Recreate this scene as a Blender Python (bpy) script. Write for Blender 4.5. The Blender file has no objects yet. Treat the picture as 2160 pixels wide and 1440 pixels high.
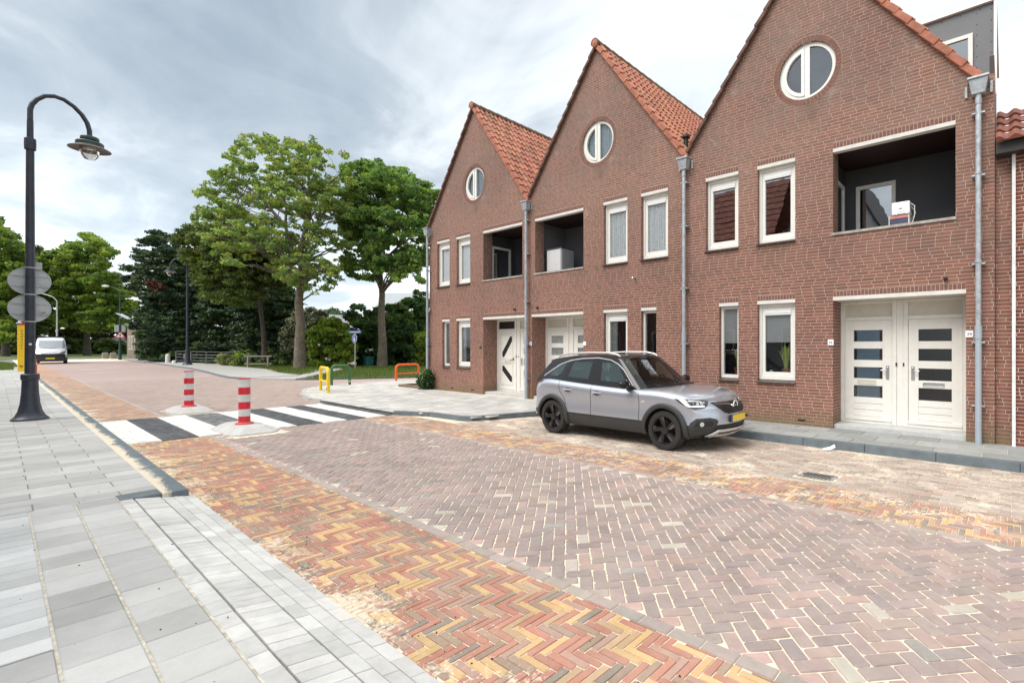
import bpy, bmesh, math, random
import numpy as np
from mathutils import Vector, Matrix
from mathutils.geometry import tessellate_polygon
from mathutils.bvhtree import BVHTree
R = math.radians
PI = math.pi
rnd = random.Random(7)
rng = np.random.default_rng(11)
C = bpy.context.scene.collection
SC = bpy.context.scene

# ------------------------------------------------------------------ survey: photo pixel + distance -> metres
CXP, FP, CYP, PHI, CAMY, CAMZ = 1332.24, 1030.47, 729.75, 0.6554, -9.9205, 1.6
_c, _s = math.cos(PHI), math.sin(PHI)
def U(px, py, Z):
    X, Y = (px - CXP) / FP, (CYP - py) / FP
    return ((X * _c - _s) * Z, CAMY + (X * _s + _c) * Z, CAMZ + Y * Z)

# ------------------------------------------------------------------ mesh builder
class MB:
    def __init__(s):
        s.v = []; s.f = []; s.m = []
    def _f(s, idx, mi): s.f.append(idx); s.m.append(mi)
    def poly(s, pts, mi=0):
        n = len(s.v); s.v += [tuple(p) for p in pts]; s._f(list(range(n, n + len(pts))), mi)
    def box(s, x0, x1, y0, y1, z0, z1, mi=0):
        n = len(s.v)
        s.v += [(x0,y0,z0),(x1,y0,z0),(x1,y1,z0),(x0,y1,z0),(x0,y0,z1),(x1,y0,z1),(x1,y1,z1),(x0,y1,z1)]
        for q in ((3,2,1,0),(4,5,6,7),(0,1,5,4),(1,2,6,5),(2,3,7,6),(3,0,4,7)): s._f([n + i for i in q], mi)
    def hexa(s, p, mi=0):
        n = len(s.v); s.v += [tuple(q) for q in p]
        for q in ((3,2,1,0),(4,5,6,7),(0,1,5,4),(1,2,6,5),(2,3,7,6),(3,0,4,7)): s._f([n + i for i in q], mi)
    def prism(s, pts, z0, z1, mi=0, top=None):
        n = len(s.v); k = len(pts)
        s.v += [(p[0], p[1], z0) for p in pts] + [(p[0], p[1], z1) for p in pts]
        s._f(list(range(n + k - 1, n - 1, -1)), mi); s._f(list(range(n + k, n + 2 * k)), mi if top is None else top)
        for i in range(k):
            j = (i + 1) % k; s._f([n + i, n + j, n + k + j, n + k + i], mi)
    def prism_y(s, pts, y0, y1, mi=0):          # polygon in (x,z), extruded along y
        n = len(s.v); k = len(pts)
        s.v += [(p[0], y0, p[1]) for p in pts] + [(p[0], y1, p[1]) for p in pts]
        s._f(list(range(n, n + k)), mi); s._f(list(range(n + 2 * k - 1, n + k - 1, -1)), mi)
        for i in range(k):
            j = (i + 1) % k; s._f([n + j, n + i, n + k + i, n + k + j], mi)
    def tube(s, pts, r, n=8, mi=0, cap=True):
        pts = [Vector(p) for p in pts]; rs = r if isinstance(r, (list, tuple)) else [r] * len(pts)
        base = len(s.v); up = None
        for i, p in enumerate(pts):
            d = (pts[min(i + 1, len(pts) - 1)] - pts[max(i - 1, 0)]).normalized()
            if up is None: up = Vector((0, 0, 1)) if abs(d.z) < .9 else Vector((1, 0, 0))
            a = d.cross(up)
            if a.length < 1e-4: a = d.orthogonal()
            a.normalize(); b = a.cross(d).normalized(); up = b
            for k in range(n):
                t = 2 * PI * k / n; q = p + (a * math.cos(t) + b * math.sin(t)) * rs[i]; s.v.append(tuple(q))
        for i in range(len(pts) - 1):
            for k in range(n):
                k2 = (k + 1) % n
                s._f([base + i*n + k, base + i*n + k2, base + (i+1)*n + k2, base + (i+1)*n + k], mi)
        if cap:
            s._f([base + k for k in range(n)][::-1], mi); e = base + (len(pts) - 1) * n; s._f([e + k for k in range(n)], mi)
    def lathe(s, prof, c=(0,0,0), n=24, mi=0, axis='z'):
        base = len(s.v)
        for (r, h) in prof:
            for k in range(n):
                t = 2 * PI * k / n; a, b = r * math.cos(t), r * math.sin(t)
                if axis == 'z': q = (c[0]+a, c[1]+b, c[2]+h)
                elif axis == 'y': q = (c[0]+a, c[1]+h, c[2]+b)
                else: q = (c[0]+h, c[1]+a, c[2]+b)
                s.v.append(q)
        for i in range(len(prof) - 1):
            for k in range(n):
                k2 = (k + 1) % n
                q = [base+i*n+k, base+i*n+k2, base+(i+1)*n+k2, base+(i+1)*n+k]
                s._f(q if axis == 'z' else q[::-1] if axis == 'y' else q, mi)
    def ball(s, c, r, n=12, m=8, mi=0):
        rx, ry, rz = r if isinstance(r, tuple) else (r, r, r); base = len(s.v)
        for i in range(m + 1):
            ph = -PI/2 + PI * i / m
            for k in range(n):
                t = 2 * PI * k / n
                s.v.append((c[0]+rx*math.cos(ph)*math.cos(t), c[1]+ry*math.cos(ph)*math.sin(t), c[2]+rz*math.sin(ph)))
        for i in range(m):
            for k in range(n):
                k2 = (k+1) % n; s._f([base+i*n+k, base+i*n+k2, base+(i+1)*n+k2, base+(i+1)*n+k], mi)
    def build(s, name, mats, parent=None, smooth=False, bevel=0, ang=40):
        me = bpy.data.meshes.new(name); me.from_pydata(s.v, [], s.f)
        mats = mats if isinstance(mats, (list, tuple)) else [mats]
        for m in mats: me.materials.append(m)
        if len(mats) > 1: me.polygons.foreach_set('material_index', s.m)
        if smooth:
            me.polygons.foreach_set('use_smooth', [True] * len(me.polygons)); me.set_sharp_from_angle(angle=R(ang))
        me.update()
        return link(me, name, parent, bevel)
def link(me, name, parent=None, bevel=0):
    o = bpy.data.objects.new(name, me); C.objects.link(o)
    if parent: o.parent = parent
    if bevel:
        b = o.modifiers.new('bevel', 'BEVEL'); b.width = bevel; b.segments = 2; b.limit_method = 'ANGLE'; b.angle_limit = R(50)
    return o
def tag(o, label, cat, group=None):
    o['label'] = label; o['category'] = cat
    if group: o['group'] = group
    return o
def thing(name, label, cat, loc=(0,0,0), rz=0, group=None):
    o = bpy.data.objects.new(name, None); C.objects.link(o); o.empty_display_size = .2
    o.location = loc; o.rotation_euler = (0, 0, rz)
    return tag(o, label, cat, group)
def setting(o, kind='structure'): o['kind'] = kind; return o
def dup(root, loc, rz=0, label=None, scale=1):
    r = root.copy(); C.objects.link(r); r.location = loc; r.rotation_euler = (0, 0, rz); r.scale = (scale,) * 3
    if label: r['label'] = label
    for ch in list(root.children):
        c = ch.copy(); C.objects.link(c); c.parent = r
        for g in list(ch.children):
            d = g.copy(); C.objects.link(d); d.parent = c
    return r
def text(name, body, size, m, parent, loc, rot, depth=.002, align='CENTER', spacing=1.0):
    cu = bpy.data.curves.new(name, 'FONT'); cu.body = body; cu.size = size; cu.extrude = depth; cu.align_x = align; cu.align_y = 'CENTER'; cu.space_line = spacing
    t = bpy.data.objects.new(name, cu); C.objects.link(t)
    bpy.context.view_layer.update()
    me = bpy.data.meshes.new_from_object(t.evaluated_get(bpy.context.evaluated_depsgraph_get()))
    bpy.data.objects.remove(t); me.materials.clear(); me.materials.append(m)
    o = link(me, name, parent); o.location = loc; o.rotation_euler = rot
    return o

# ------------------------------------------------------------------ materials
def nodes(name):
    m = bpy.data.materials.new(name); m.use_nodes = True; nt = m.node_tree
    b = nt.nodes['Principled BSDF']
    return m, nt, b
def N(nt, t, **kw):
    n = nt.nodes.new(t)
    for k, v in kw.items(): setattr(n, k, v)
    return n
def L(nt, a, b): nt.links.new(a, b)
def math_n(nt, op, a, b=None, c=None, clamp=False):
    n = nt.nodes.new('ShaderNodeMath'); n.operation = op; n.use_clamp = clamp
    for i, x in enumerate((a, b, c)):
        if x is None: continue
        if isinstance(x, (int, float)): n.inputs[i].default_value = x
        else: nt.links.new(x, n.inputs[i])
    return n.outputs[0]
def mixc(nt, f, a, b, blend='MIX'):
    n = nt.nodes.new('ShaderNodeMix'); n.data_type = 'RGBA'; n.blend_type = blend
    for i, x in ((0, f), (6, a), (7, b)):
        if isinstance(x, (int, float)): n.inputs[i].default_value = x
        elif isinstance(x, (tuple, list)): n.inputs[i].default_value = tuple(x) + (1,) if len(x) == 3 else x
        else: nt.links.new(x, n.inputs[i])
    return n.outputs[2]
def noise(nt, vec, scale, detail=4, rough=.55, dist=0):
    n = nt.nodes.new('ShaderNodeTexNoise'); n.inputs['Scale'].default_value = scale; n.inputs['Detail'].default_value = detail
    n.inputs['Roughness'].default_value = rough; n.inputs['Distortion'].default_value = dist
    if vec is not None: nt.links.new(vec, n.inputs['Vector'])
    return n.outputs['Fac']
def mrange(nt, x, a, b, c=0., d=1.):
    n = nt.nodes.new('ShaderNodeMapRange'); nt.links.new(x, n.inputs[0])
    for i, q in enumerate((a, b, c, d)): n.inputs[i + 1].default_value = q
    return n.outputs[0]
def M(name, col, rough=.6, metal=0., var=.12, scale=7, bump=0., bscale=60, coat=0., spec=.5):
    m, nt, b = nodes(name); tc = N(nt, 'ShaderNodeTexCoord').outputs['Object']
    f = noise(nt, tc, scale, 5)
    f = mrange(nt, f, .3, .7)
    L(nt, mixc(nt, f, [c * (1 - var) for c in col], [min(1, c * (1 + var)) for c in col]), b.inputs['Base Color'])
    b.inputs['Roughness'].default_value = rough; b.inputs['Metallic'].default_value = metal
    b.inputs['Coat Weight'].default_value = coat; b.inputs['Coat Roughness'].default_value = .05; b.inputs['Specular IOR Level'].default_value = spec
    if bump:
        bp = N(nt, 'ShaderNodeBump'); bp.inputs['Strength'].default_value = bump; bp.inputs['Distance'].default_value = .01
        L(nt, noise(nt, tc, bscale, 6), bp.inputs['Height']); L(nt, bp.outputs[0], b.inputs['Normal'])
    return m
def attr_mat(name, rough=.75, var=.12, scale=40, sand=None, bump=.25, spec=.4, bscale=180, dust=0., blotch=.10):
    """paving: one colour per stone (attribute), fine grain, and sand swept over it in drifts"""
    m, nt, b = nodes(name); tc = N(nt, 'ShaderNodeTexCoord').outputs['Object']
    a = N(nt, 'ShaderNodeAttribute', attribute_name='Col')
    g = noise(nt, tc, scale, 6, .7)
    col = mixc(nt, 1., a.outputs['Color'], mixc(nt, g, (1 - var,) * 3, (1 + var,) * 3), 'MULTIPLY')
    g3 = noise(nt, tc, 8.5, 5, .65, .5)
    col = mixc(nt, 1., col, mixc(nt, mrange(nt, g3, .3, .7), (1 - blotch,) * 3, (1 + blotch,) * 3), 'MULTIPLY')
    g2 = noise(nt, tc, 1.3, 4)
    col = mixc(nt, 1., col, mixc(nt, mrange(nt, g2, .3, .7), (.88, .875, .865), (1.08, 1.075, 1.06)), 'MULTIPLY')
    if dust:
        d_ = math_n(nt, 'MULTIPLY', mrange(nt, noise(nt, tc, 3.1, 7, .72), .28, .72), dust)
        col = mixc(nt, d_, col, (.58, .50, .41))
    if sand:
        sep = N(nt, 'ShaderNodeSeparateXYZ'); L(nt, tc, sep.inputs[0])
        msk = None
        for (axis, a0, a1, amt) in sand:
            r_ = mrange(nt, sep.outputs[axis], a0, a1, 0, amt)
            msk = r_ if msk is None else math_n(nt, 'MAXIMUM', msk, r_)
        big = noise(nt, tc, 1.7, 6, .62, .6); fine = noise(nt, tc, 26, 5, .7)
        v = math_n(nt, 'ADD', math_n(nt, 'MULTIPLY', big, 1.), math_n(nt, 'MULTIPLY', fine, .80))
        th = math_n(nt, 'SUBTRACT', 1.285, msk)
        f = math_n(nt, 'MULTIPLY', math_n(nt, 'SUBTRACT', v, th), 8.5, clamp=True)
        sc = mixc(nt, noise(nt, tc, 120, 4, .8), (.60, .51, .38), (.80, .72, .58))
        col = mixc(nt, math_n(nt, 'MULTIPLY', f, .88), col, sc)
    L(nt, col, b.inputs['Base Color']); b.inputs['Roughness'].default_value = rough; b.inputs['Specular IOR Level'].default_value = spec
    bp = N(nt, 'ShaderNodeBump'); bp.inputs['Strength'].default_value = bump; bp.inputs['Distance'].default_value = .006
    L(nt, noise(nt, tc, bscale, 5, .7), bp.inputs['Height']); L(nt, bp.outputs[0], b.inputs['Normal'])
    return m
def brick_mat(name, c1, c2, mortar, stains=True, dark=None):
    m, nt, b = nodes(name); tc = N(nt, 'ShaderNodeTexCoord').outputs['Object']
    sep = N(nt, 'ShaderNodeSeparateXYZ'); L(nt, tc, sep.inputs[0]); x, y, z = sep.outputs
    u = math_n(nt, 'ADD', x, y)
    row = math_n(nt, 'FLOOR', math_n(nt, 'DIVIDE', z, .0625))
    wn = N(nt, 'ShaderNodeTexWhiteNoise', noise_dimensions='1D'); L(nt, row, wn.inputs['W'])
    u2 = math_n(nt, 'ADD', u, math_n(nt, 'MULTIPLY', wn.outputs['Value'], .66))
    wob = math_n(nt, 'MULTIPLY', math_n(nt, 'SUBTRACT', noise(nt, tc, 9, 3), .5), .0022)
    cv = N(nt, 'ShaderNodeCombineXYZ'); L(nt, math_n(nt, 'ADD', u2, wob), cv.inputs[0]); L(nt, math_n(nt, 'ADD', z, wob), cv.inputs[1])
    bt = N(nt, 'ShaderNodeTexBrick'); bt.offset = 0; bt.squash = 1; L(nt, cv.outputs[0], bt.inputs['Vector'])
    bt.inputs['Scale'].default_value = 1; bt.inputs['Brick Width'].default_value = .22; bt.inputs['Row Height'].default_value = .0625
    bt.inputs['Mortar Size'].default_value = .0047; bt.inputs['Mortar Smooth'].default_value = .25; bt.inputs['Bias'].default_value = -.1
    bt.inputs['Color1'].default_value = c1 + (1,); bt.inputs['Color2'].default_value = c2 + (1,); bt.inputs['Mortar'].default_value = mortar + (1,)
    col = bt.outputs['Color']
    g = noise(nt, tc, 45, 5, .7)
    col = mixc(nt, 1., col, mixc(nt, g, (.8, .8, .8), (1.2, 1.2, 1.2)), 'MULTIPLY')
    if stains:
        n1 = noise(nt, tc, 1.1, 6, .6, .4)
        up = mrange(nt, z, 2.6, 6.0)
        f = math_n(nt, 'MULTIPLY', math_n(nt, 'ADD', mrange(nt, n1, .35, .7), .35), math_n(nt, 'ADD', math_n(nt, 'MULTIPLY', up, .42), .04), clamp=True)
        col = mixc(nt, f, col, (.225, .175, .145))
        n2 = noise(nt, tc, 3.5, 6, .65, .8)                        # lime bloom
        f2 = math_n(nt, 'MULTIPLY', mrange(nt, n2, .60, .74), .38)
        col = mixc(nt, math_n(nt, 'MULTIPLY', f2, math_n(nt, 'ADD', up, .15)), col, (.44, .39, .35))
        dx = math_n(nt, 'ABSOLUTE', math_n(nt, 'SUBTRACT', x, 2.86))   # run-off under the round window
        s1 = mrange(nt, dx, .05, .38, 1, 0); s2 = mrange(nt, z, 6.60, 5.75, 1, 0)
        s3 = mrange(nt, z, 6.62, 6.58, 0, 1)
        stv = N(nt, 'ShaderNodeMapping'); stv.inputs['Scale'].default_value = (9, 9, 1.2); L(nt, tc, stv.inputs['Vector'])
        st = math_n(nt, 'MULTIPLY', math_n(nt, 'MULTIPLY', s1, s2), math_n(nt, 'MULTIPLY', s3, mrange(nt, noise(nt, stv.outputs[0], 1, 5), .3, .62)))
        col = mixc(nt, math_n(nt, 'MULTIPLY', st, .62), col, (.10, .085, .06))
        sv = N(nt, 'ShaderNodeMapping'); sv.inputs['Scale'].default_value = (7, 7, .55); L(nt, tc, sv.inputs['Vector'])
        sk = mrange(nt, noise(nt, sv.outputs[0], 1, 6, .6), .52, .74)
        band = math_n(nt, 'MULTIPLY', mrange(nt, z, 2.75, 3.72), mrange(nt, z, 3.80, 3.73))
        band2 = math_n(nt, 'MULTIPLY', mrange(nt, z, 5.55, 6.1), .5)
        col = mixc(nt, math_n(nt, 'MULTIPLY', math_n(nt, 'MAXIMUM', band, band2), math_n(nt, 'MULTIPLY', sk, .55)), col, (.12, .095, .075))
        pt = noise(nt, tc, .45, 3, .5)
        col = mixc(nt, 1., col, mixc(nt, mrange(nt, pt, .3, .7), (.86, .88, .9), (1.12, 1.1, 1.08)), 'MULTIPLY')
        bz = math_n(nt, 'ADD', z, math_n(nt, 'MULTIPLY', math_n(nt, 'SUBTRACT', n1, .5), .5))
        col = mixc(nt, mrange(nt, bz, .40, .02, 0, .62), col, (.17, .145, .075))   # algae at the foot
    L(nt, col, b.inputs['Base Color']); b.inputs['Roughness'].default_value = .85; b.inputs['Specular IOR Level'].default_value = .25
    bp = N(nt, 'ShaderNodeBump'); bp.inputs['Strength'].default_value = .55; bp.inputs['Distance'].default_value = .008
    h = math_n(nt, 'ADD', math_n(nt, 'MULTIPLY', bt.outputs['Fac'], -1), math_n(nt, 'MULTIPLY', g, .35))
    L(nt, h, bp.inputs['Height']); L(nt, bp.outputs[0], b.inputs['Normal'])
    return m
def glass_mat(name, tint=(.75, .8, .8), refl=.16, rough=.01, gcol=(.93, .96, 1.)):
    m, nt, b = nodes(name); nt.nodes.remove(b); out = nt.nodes['Material Output']
    lw = N(nt, 'ShaderNodeLayerWeight'); lw.inputs['Blend'].default_value = .28
    f = math_n(nt, 'ADD', math_n(nt, 'MULTIPLY', lw.outputs['Fresnel'], .85), refl, clamp=True)
    t = N(nt, 'ShaderNodeBsdfTransparent'); t.inputs[0].default_value = tint + (1,)
    g = N(nt, 'ShaderNodeBsdfGlossy'); g.inputs['Roughness'].default_value = rough; g.inputs['Color'].default_value = tuple(gcol) + (1,)
    tc = N(nt, 'ShaderNodeTexCoord').outputs['Object']; bp = N(nt, 'ShaderNodeBump'); bp.inputs['Strength'].default_value = .012; bp.inputs['Distance'].default_value = .05
    L(nt, noise(nt, tc, 3, 2), bp.inputs['Height']); L(nt, bp.outputs[0], g.inputs['Normal'])
    mx = N(nt, 'ShaderNodeMixShader'); L(nt, f, mx.inputs[0]); L(nt, t.outputs[0], mx.inputs[1]); L(nt, g.outputs[0], mx.inputs[2])
    L(nt, mx.outputs[0], out.inputs[0])
    return m
def leaf_mat(name, trans=.35, rough=.55):
    m, nt, b = nodes(name); out = nt.nodes['Material Output']
    a = N(nt, 'ShaderNodeAttribute', attribute_name='Col')
    L(nt, a.outputs['Color'], b.inputs['Base Color']); b.inputs['Roughness'].default_value = rough; b.inputs['Specular IOR Level'].default_value = .3
    t = N(nt, 'ShaderNodeBsdfTranslucent'); L(nt, mixc(nt, 1., a.outputs['Color'], (1.25, 1.3, .6), 'MULTIPLY'), t.inputs[0])
    mx = N(nt, 'ShaderNodeMixShader'); mx.inputs[0].default_value = trans
    L(nt, b.outputs[0], mx.inputs[1]); L(nt, t.outputs[0], mx.inputs[2]); L(nt, mx.outputs[0], out.inputs[0])
    return m
def emit_mat(name, col, st):
    m, nt, b = nodes(name); b.inputs['Base Color'].default_value = col + (1,); b.inputs['Emission Color'].default_value = col + (1,); b.inputs['Emission Strength'].default_value = st
    return m

BRICK = brick_mat('red_brick', (.272, .118, .084), (.182, .085, .063), (.475, .40, .335))
BRICK_OLD = brick_mat('old_red_brick', (.22, .07, .045), (.12, .045, .035), (.55, .49, .42), stains=False)
BRICK_FAR = brick_mat('far_brick', (.22, .17, .13), (.17, .13, .10), (.3, .26, .22), stains=False)
BRICK_OPP = brick_mat('opposite_brick', (.30, .15, .11), (.22, .11, .085), (.45, .38, .32), stains=False)
SOLDIER = M('soldier_brick', (.195, .092, .070), .85, var=.3, scale=16, bump=.3)
MORTAR = M('mortar', (.42, .34, .28), .9, bump=.2)
STONE = M('lintel_concrete', (.66, .64, .60), .8, var=.08, bump=.15, bscale=120)
SILLST = M('weathered_sill_stone', (.36, .33, .29), .85, var=.3, scale=9, bump=.3)
THRESH = M('threshold_stone', (.48, .48, .47), .8, var=.12, bump=.2, bscale=90)
WHITE = M('white_window_paint', (.78, .77, .72), .35, var=.03)
CREAM = M('cream_door_paint', (.77, .755, .70), .38, var=.04)
CREAM2 = M('cream_panel_paint', (.62, .59, .51), .45, var=.05)
DKTILE = M('brown_glazed_sill_tile', (.085, .06, .05), .4, var=.25, scale=14)
CHAR = M('charcoal_panel', (.060, .062, .070), .6, var=.1, scale=3)
GREYP = M('grey_panel', (.16, .16, .175), .6, var=.08, scale=3)
MAROON = M('dark_wood_soffit', (.030, .014, .014), .5, var=.3, scale=5)
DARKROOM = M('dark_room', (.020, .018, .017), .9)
BLIND = M('white_blind_fabric', (.90, .92, .92), .8, var=.04)
LACE = M('lace_curtain_fabric', (.82, .85, .86), .85, var=.14, scale=22)
SHEER = M('grey_sheer_blind', (.42, .42, .42), .9, var=.15, scale=40)
CURT = M('grey_curtain', (.52, .54, .53), .85, var=.2, scale=12)
ALU = M('ventilation_grille_aluminium', (.82, .82, .81), .35, var=.02)
ZINC = M('zinc', (.42, .45, .48), .45, metal=.35, var=.25, scale=12, bump=.1)
PVC = M('grey_plastic_pipe', (.36, .41, .46), .45, var=.06)
STEEL = M('brushed_steel', (.55, .55, .54), .3, metal=.9, var=.05)
BLACK = M('matt_black', (.014, .014, .015), .55)
GLASS = glass_mat('window_glass', (.93, .96, .96), .06)
GLASS_R = glass_mat('reflective_window_glass', (.30, .34, .36), .34)
GLASS_DK = glass_mat('dark_textured_glass', (.10, .085, .085), .06, .25)
GLASS_BL = glass_mat('bluish_film_glass', (.85, .9, .93), .10, .12)
BLUEFILM = M('blue_grey_privacy_film', (.15, .22, .28), .35, var=.12, scale=3)
def roof_mat(name, col, var, lich):
    m, nt, b = nodes(name); tc = N(nt, 'ShaderNodeTexCoord').outputs['Object']
    a = N(nt, 'ShaderNodeAttribute', attribute_name='Col')
    c = mixc(nt, 1., a.outputs['Color'], mixc(nt, noise(nt, tc, 14, 5, .7), (1 - var,) * 3, (1 + var,) * 3), 'MULTIPLY')
    c = mixc(nt, math_n(nt, 'MULTIPLY', mrange(nt, noise(nt, tc, 2.2, 6, .65), .5, .72), lich), c, (.16, .12, .085))
    L(nt, c, b.inputs['Base Color']); b.inputs['Roughness'].default_value = .7
    bp = N(nt, 'ShaderNodeBump'); bp.inputs['Strength'].default_value = .2; bp.inputs['Distance'].default_value = .005
    L(nt, noise(nt, tc, 90, 4), bp.inputs['Height']); L(nt, bp.outputs[0], b.inputs['Normal'])
    return m
TILE = roof_mat('orange_clay_pantile', None, .22, .45)
VERGED = M('dark_verge_tile', (.13, .065, .045), .8, var=.35, scale=6, bump=.2)  # darker tile colour, used along the west-side verges only
RIDGE = M('clay_verge_tile', (.36, .125, .07), .7, var=.3, scale=6, bump=.2)
RIDGED = M('mossy_ridge_tile', (.15, .095, .06), .85, var=.45, scale=7, bump=.4)

# ------------------------------------------------------------------ camera, sky, sun
cam = bpy.data.cameras.new('camera'); co = bpy.data.objects.new('camera', cam); C.objects.link(co)
co.location = (0, CAMY, CAMZ); co.rotation_euler = (R(90), 0, PHI)
cam.sensor_width = 36; cam.lens = 36 * FP / 2160; cam.shift_x = (1080 - CXP) / 2160; cam.shift_y = (CYP - 720) / 2160
cam.clip_start = .05; cam.clip_end = 3000; SC.camera = co
SUN_EL, SUN_AZ = R(52), R(200)      # azimuth measured clockwise from +y
w = bpy.data.worlds.new('World'); SC.world = w; w.use_nodes = True; nt = w.node_tree
bg = nt.nodes['Background']
sky = N(nt, 'ShaderNodeTexSky', sky_type='NISHITA'); sky.sun_disc = False; sky.sun_elevation = SUN_EL; sky.sun_rotation = SUN_AZ
sky.air_density = 1.; sky.dust_density = 2.5
tc = N(nt, 'ShaderNodeTexCoord').outputs['Generated']
sep = N(nt, 'ShaderNodeSeparateXYZ'); L(nt, tc, sep.inputs[0])
zc = math_n(nt, 'MAXIMUM', sep.outputs[2], 0.)
den = math_n(nt, 'ADD', zc, .16)
cv = N(nt, 'ShaderNodeCombineXYZ')
L(nt, math_n(nt, 'DIVIDE', sep.outputs[0], den), cv.inputs[0]); L(nt, math_n(nt, 'DIVIDE', sep.outputs[1], den), cv.inputs[1])
mp = N(nt, 'ShaderNodeMapping'); mp.inputs['Rotation'].default_value = (0, 0, R(-20)); mp.inputs['Scale'].default_value = (.75, 1.05, 1); mp.inputs['Location'].default_value = (3.15, 1.7, 0)
L(nt, cv.outputs[0], mp.inputs['Vector'])
n1 = noise(nt, mp.outputs[0], .55, 7, .52, .55)
n2 = noise(nt, mp.outputs[0], 1.9, 8, .58, .9)
cl = math_n(nt, 'ADD', math_n(nt, 'MULTIPLY', n1, .74), math_n(nt, 'MULTIPLY', n2, .26))
rp = N(nt, 'ShaderNodeValToRGB'); L(nt, cl, rp.inputs[0])
cr = rp.color_ramp; cr.elements[0].position = .37; cr.elements[0].color = (2.1, 2.5, 2.85, 1); cr.elements[1].position = .62; cr.elements[1].color = (6.3, 6.45, 6.6, 1)
e = cr.elements.new(.44); e.color = (2.95, 3.35, 3.65, 1)
e = cr.elements.new(.51); e.color = (4.8, 5.1, 5.3, 1)
hz = mrange(nt, zc, .02, .34, 1.5, .98)
cloud = mixc(nt, 1., rp.outputs[0], hz, 'MULTIPLY')
zen = mrange(nt, zc, .60, .95, 1., 2.7)
cloud = mixc(nt, 1., cloud, zen, 'MULTIPLY')
cloud = mixc(nt, 1., cloud, mixc(nt, mrange(nt, zc, .55, .8), (1, 1, 1), (1.10, 1.0, .90)), 'MULTIPLY')
L(nt, mixc(nt, .88, sky.outputs[0], cloud), bg.inputs['Color']); bg.inputs['Strength'].default_value = .108
sl = bpy.data.lights.new('sun', 'SUN'); so = bpy.data.objects.new('sun', sl); C.objects.link(so)
sl.energy = 1.5; sl.angle = R(38); sl.color = (1., .965, .92)
so.rotation_euler = (R(90) - SUN_EL, 0, -SUN_AZ + PI); so.location = (0, -20, 30)
SC.view_settings.view_transform = 'Standard'; SC.view_settings.look = 'None'; SC.view_settings.exposure = 1.0; SC.view_settings.gamma = 1
SC.cycles.max_bounces = 8; SC.cycles.transparent_max_bounces = 16

# ------------------------------------------------------------------ paving
class Pave:
    def __init__(s): s.v = []; s.f = []; s.c = []
    def stone(s, poly, z, col, inset=.006, drop=.006, depth=.03, zf=None, round_=0.):
        if round_ and len(poly) == 4:
            q = []
            for i in range(4):
                a, b, c = poly[i - 1], poly[i], poly[(i + 1) % 4]; ra = round_ * rnd.uniform(.4, 1.5)
                for e in (a, c):
                    d = math.hypot(e[0] - b[0], e[1] - b[1]); q.append((b[0] + (e[0] - b[0]) * ra / d, b[1] + (e[1] - b[1]) * ra / d))
            poly = q
        k = len(poly); n = len(s.v)
        cx = sum(p[0] for p in poly) / k; cy = sum(p[1] for p in poly) / k
        tilt = (rnd.uniform(-.006, .006), rnd.uniform(-.006, .006)); dz = rnd.uniform(-.0018, .0018)
        def zz(x, y): return (zf(x, y) if zf else z) + dz + tilt[0] * (x - cx) + tilt[1] * (y - cy)
        if inset <= 0:
            s.v += [(x, y, zz(x, y)) for x, y in poly]; s.f.append(list(range(n, n + k))); s.c += [col] * k; return
        inn = []
        for x, y in poly:
            dx, dy = cx - x, cy - y; d = math.hypot(dx, dy) or 1; q = min(inset * 1.4, d * .4); inn.append((x + dx / d * q, y + dy / d * q))
        s.v += [(x, y, zz(x, y) - depth) for x, y in poly] + [(x, y, zz(x, y) - drop) for x, y in poly] + [(x, y, zz(x, y)) for x, y in inn]
        s.f.append(list(range(n + 2 * k, n + 3 * k)))
        for r_ in (0, 1):
            for i in range(k):
                j = (i + 1) % k; s.f.append([n + r_*k + i, n + r_*k + j, n + (r_+1)*k + j, n + (r_+1)*k + i])
        s.c += [col] * (3 * k)
    def build(s, name, mat):
        me = bpy.data.meshes.new(name); me.from_pydata(s.v, [], s.f); me.materials.append(mat)
        at = me.color_attributes.new('Col', 'FLOAT_COLOR', 'POINT')
        at.data.foreach_set('color', np.array([tuple(c) + (1,) for c in s.c], dtype=np.float32).ravel())
        me.update(); return link(me, name)
def clip(poly, axis, val, keep_less):
    out = []
    for i in range(len(poly)):
        a, b = poly[i], poly[(i + 1) % len(poly)]
        ia = (a[axis] <= val) == keep_less; ib = (b[axis] <= val) == keep_less
        if ia: out.append(a)
        if ia != ib:
            t = (val - a[axis]) / (b[axis] - a[axis]); out.append((a[0] + t * (b[0] - a[0]), a[1] + t * (b[1] - a[1])))
    return out
def area(p): return abs(sum(p[i][0] * p[(i+1) % len(p)][1] - p[(i+1) % len(p)][0] * p[i][1] for i in range(len(p)))) / 2
def jit(c, a=.12):
    k = 1 + rnd.uniform(-a, a); h = .03 if c[0] > c[2] * 1.12 else .006; return (c[0] * k * (1 + rnd.uniform(-h, h)), c[1] * k, c[2] * k * (1 + rnd.uniform(-h, h)))
def pick(tab):
    t = rnd.random() * sum(x[0] for x in tab)
    for wgt, c in tab:
        t -= wgt
        if t <= 0: return jit(c)
    return jit(tab[-1][1])
STRIPR = [(1.7, (.58, .37, .16)), (3.4, (.40, .20, .15)), (1.8, (.30, .20, .15)), (1.1, (.23, .18, .155)), (1.6, (.40, .27, .23)), (.7, (.44, .29, .18))]
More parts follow.
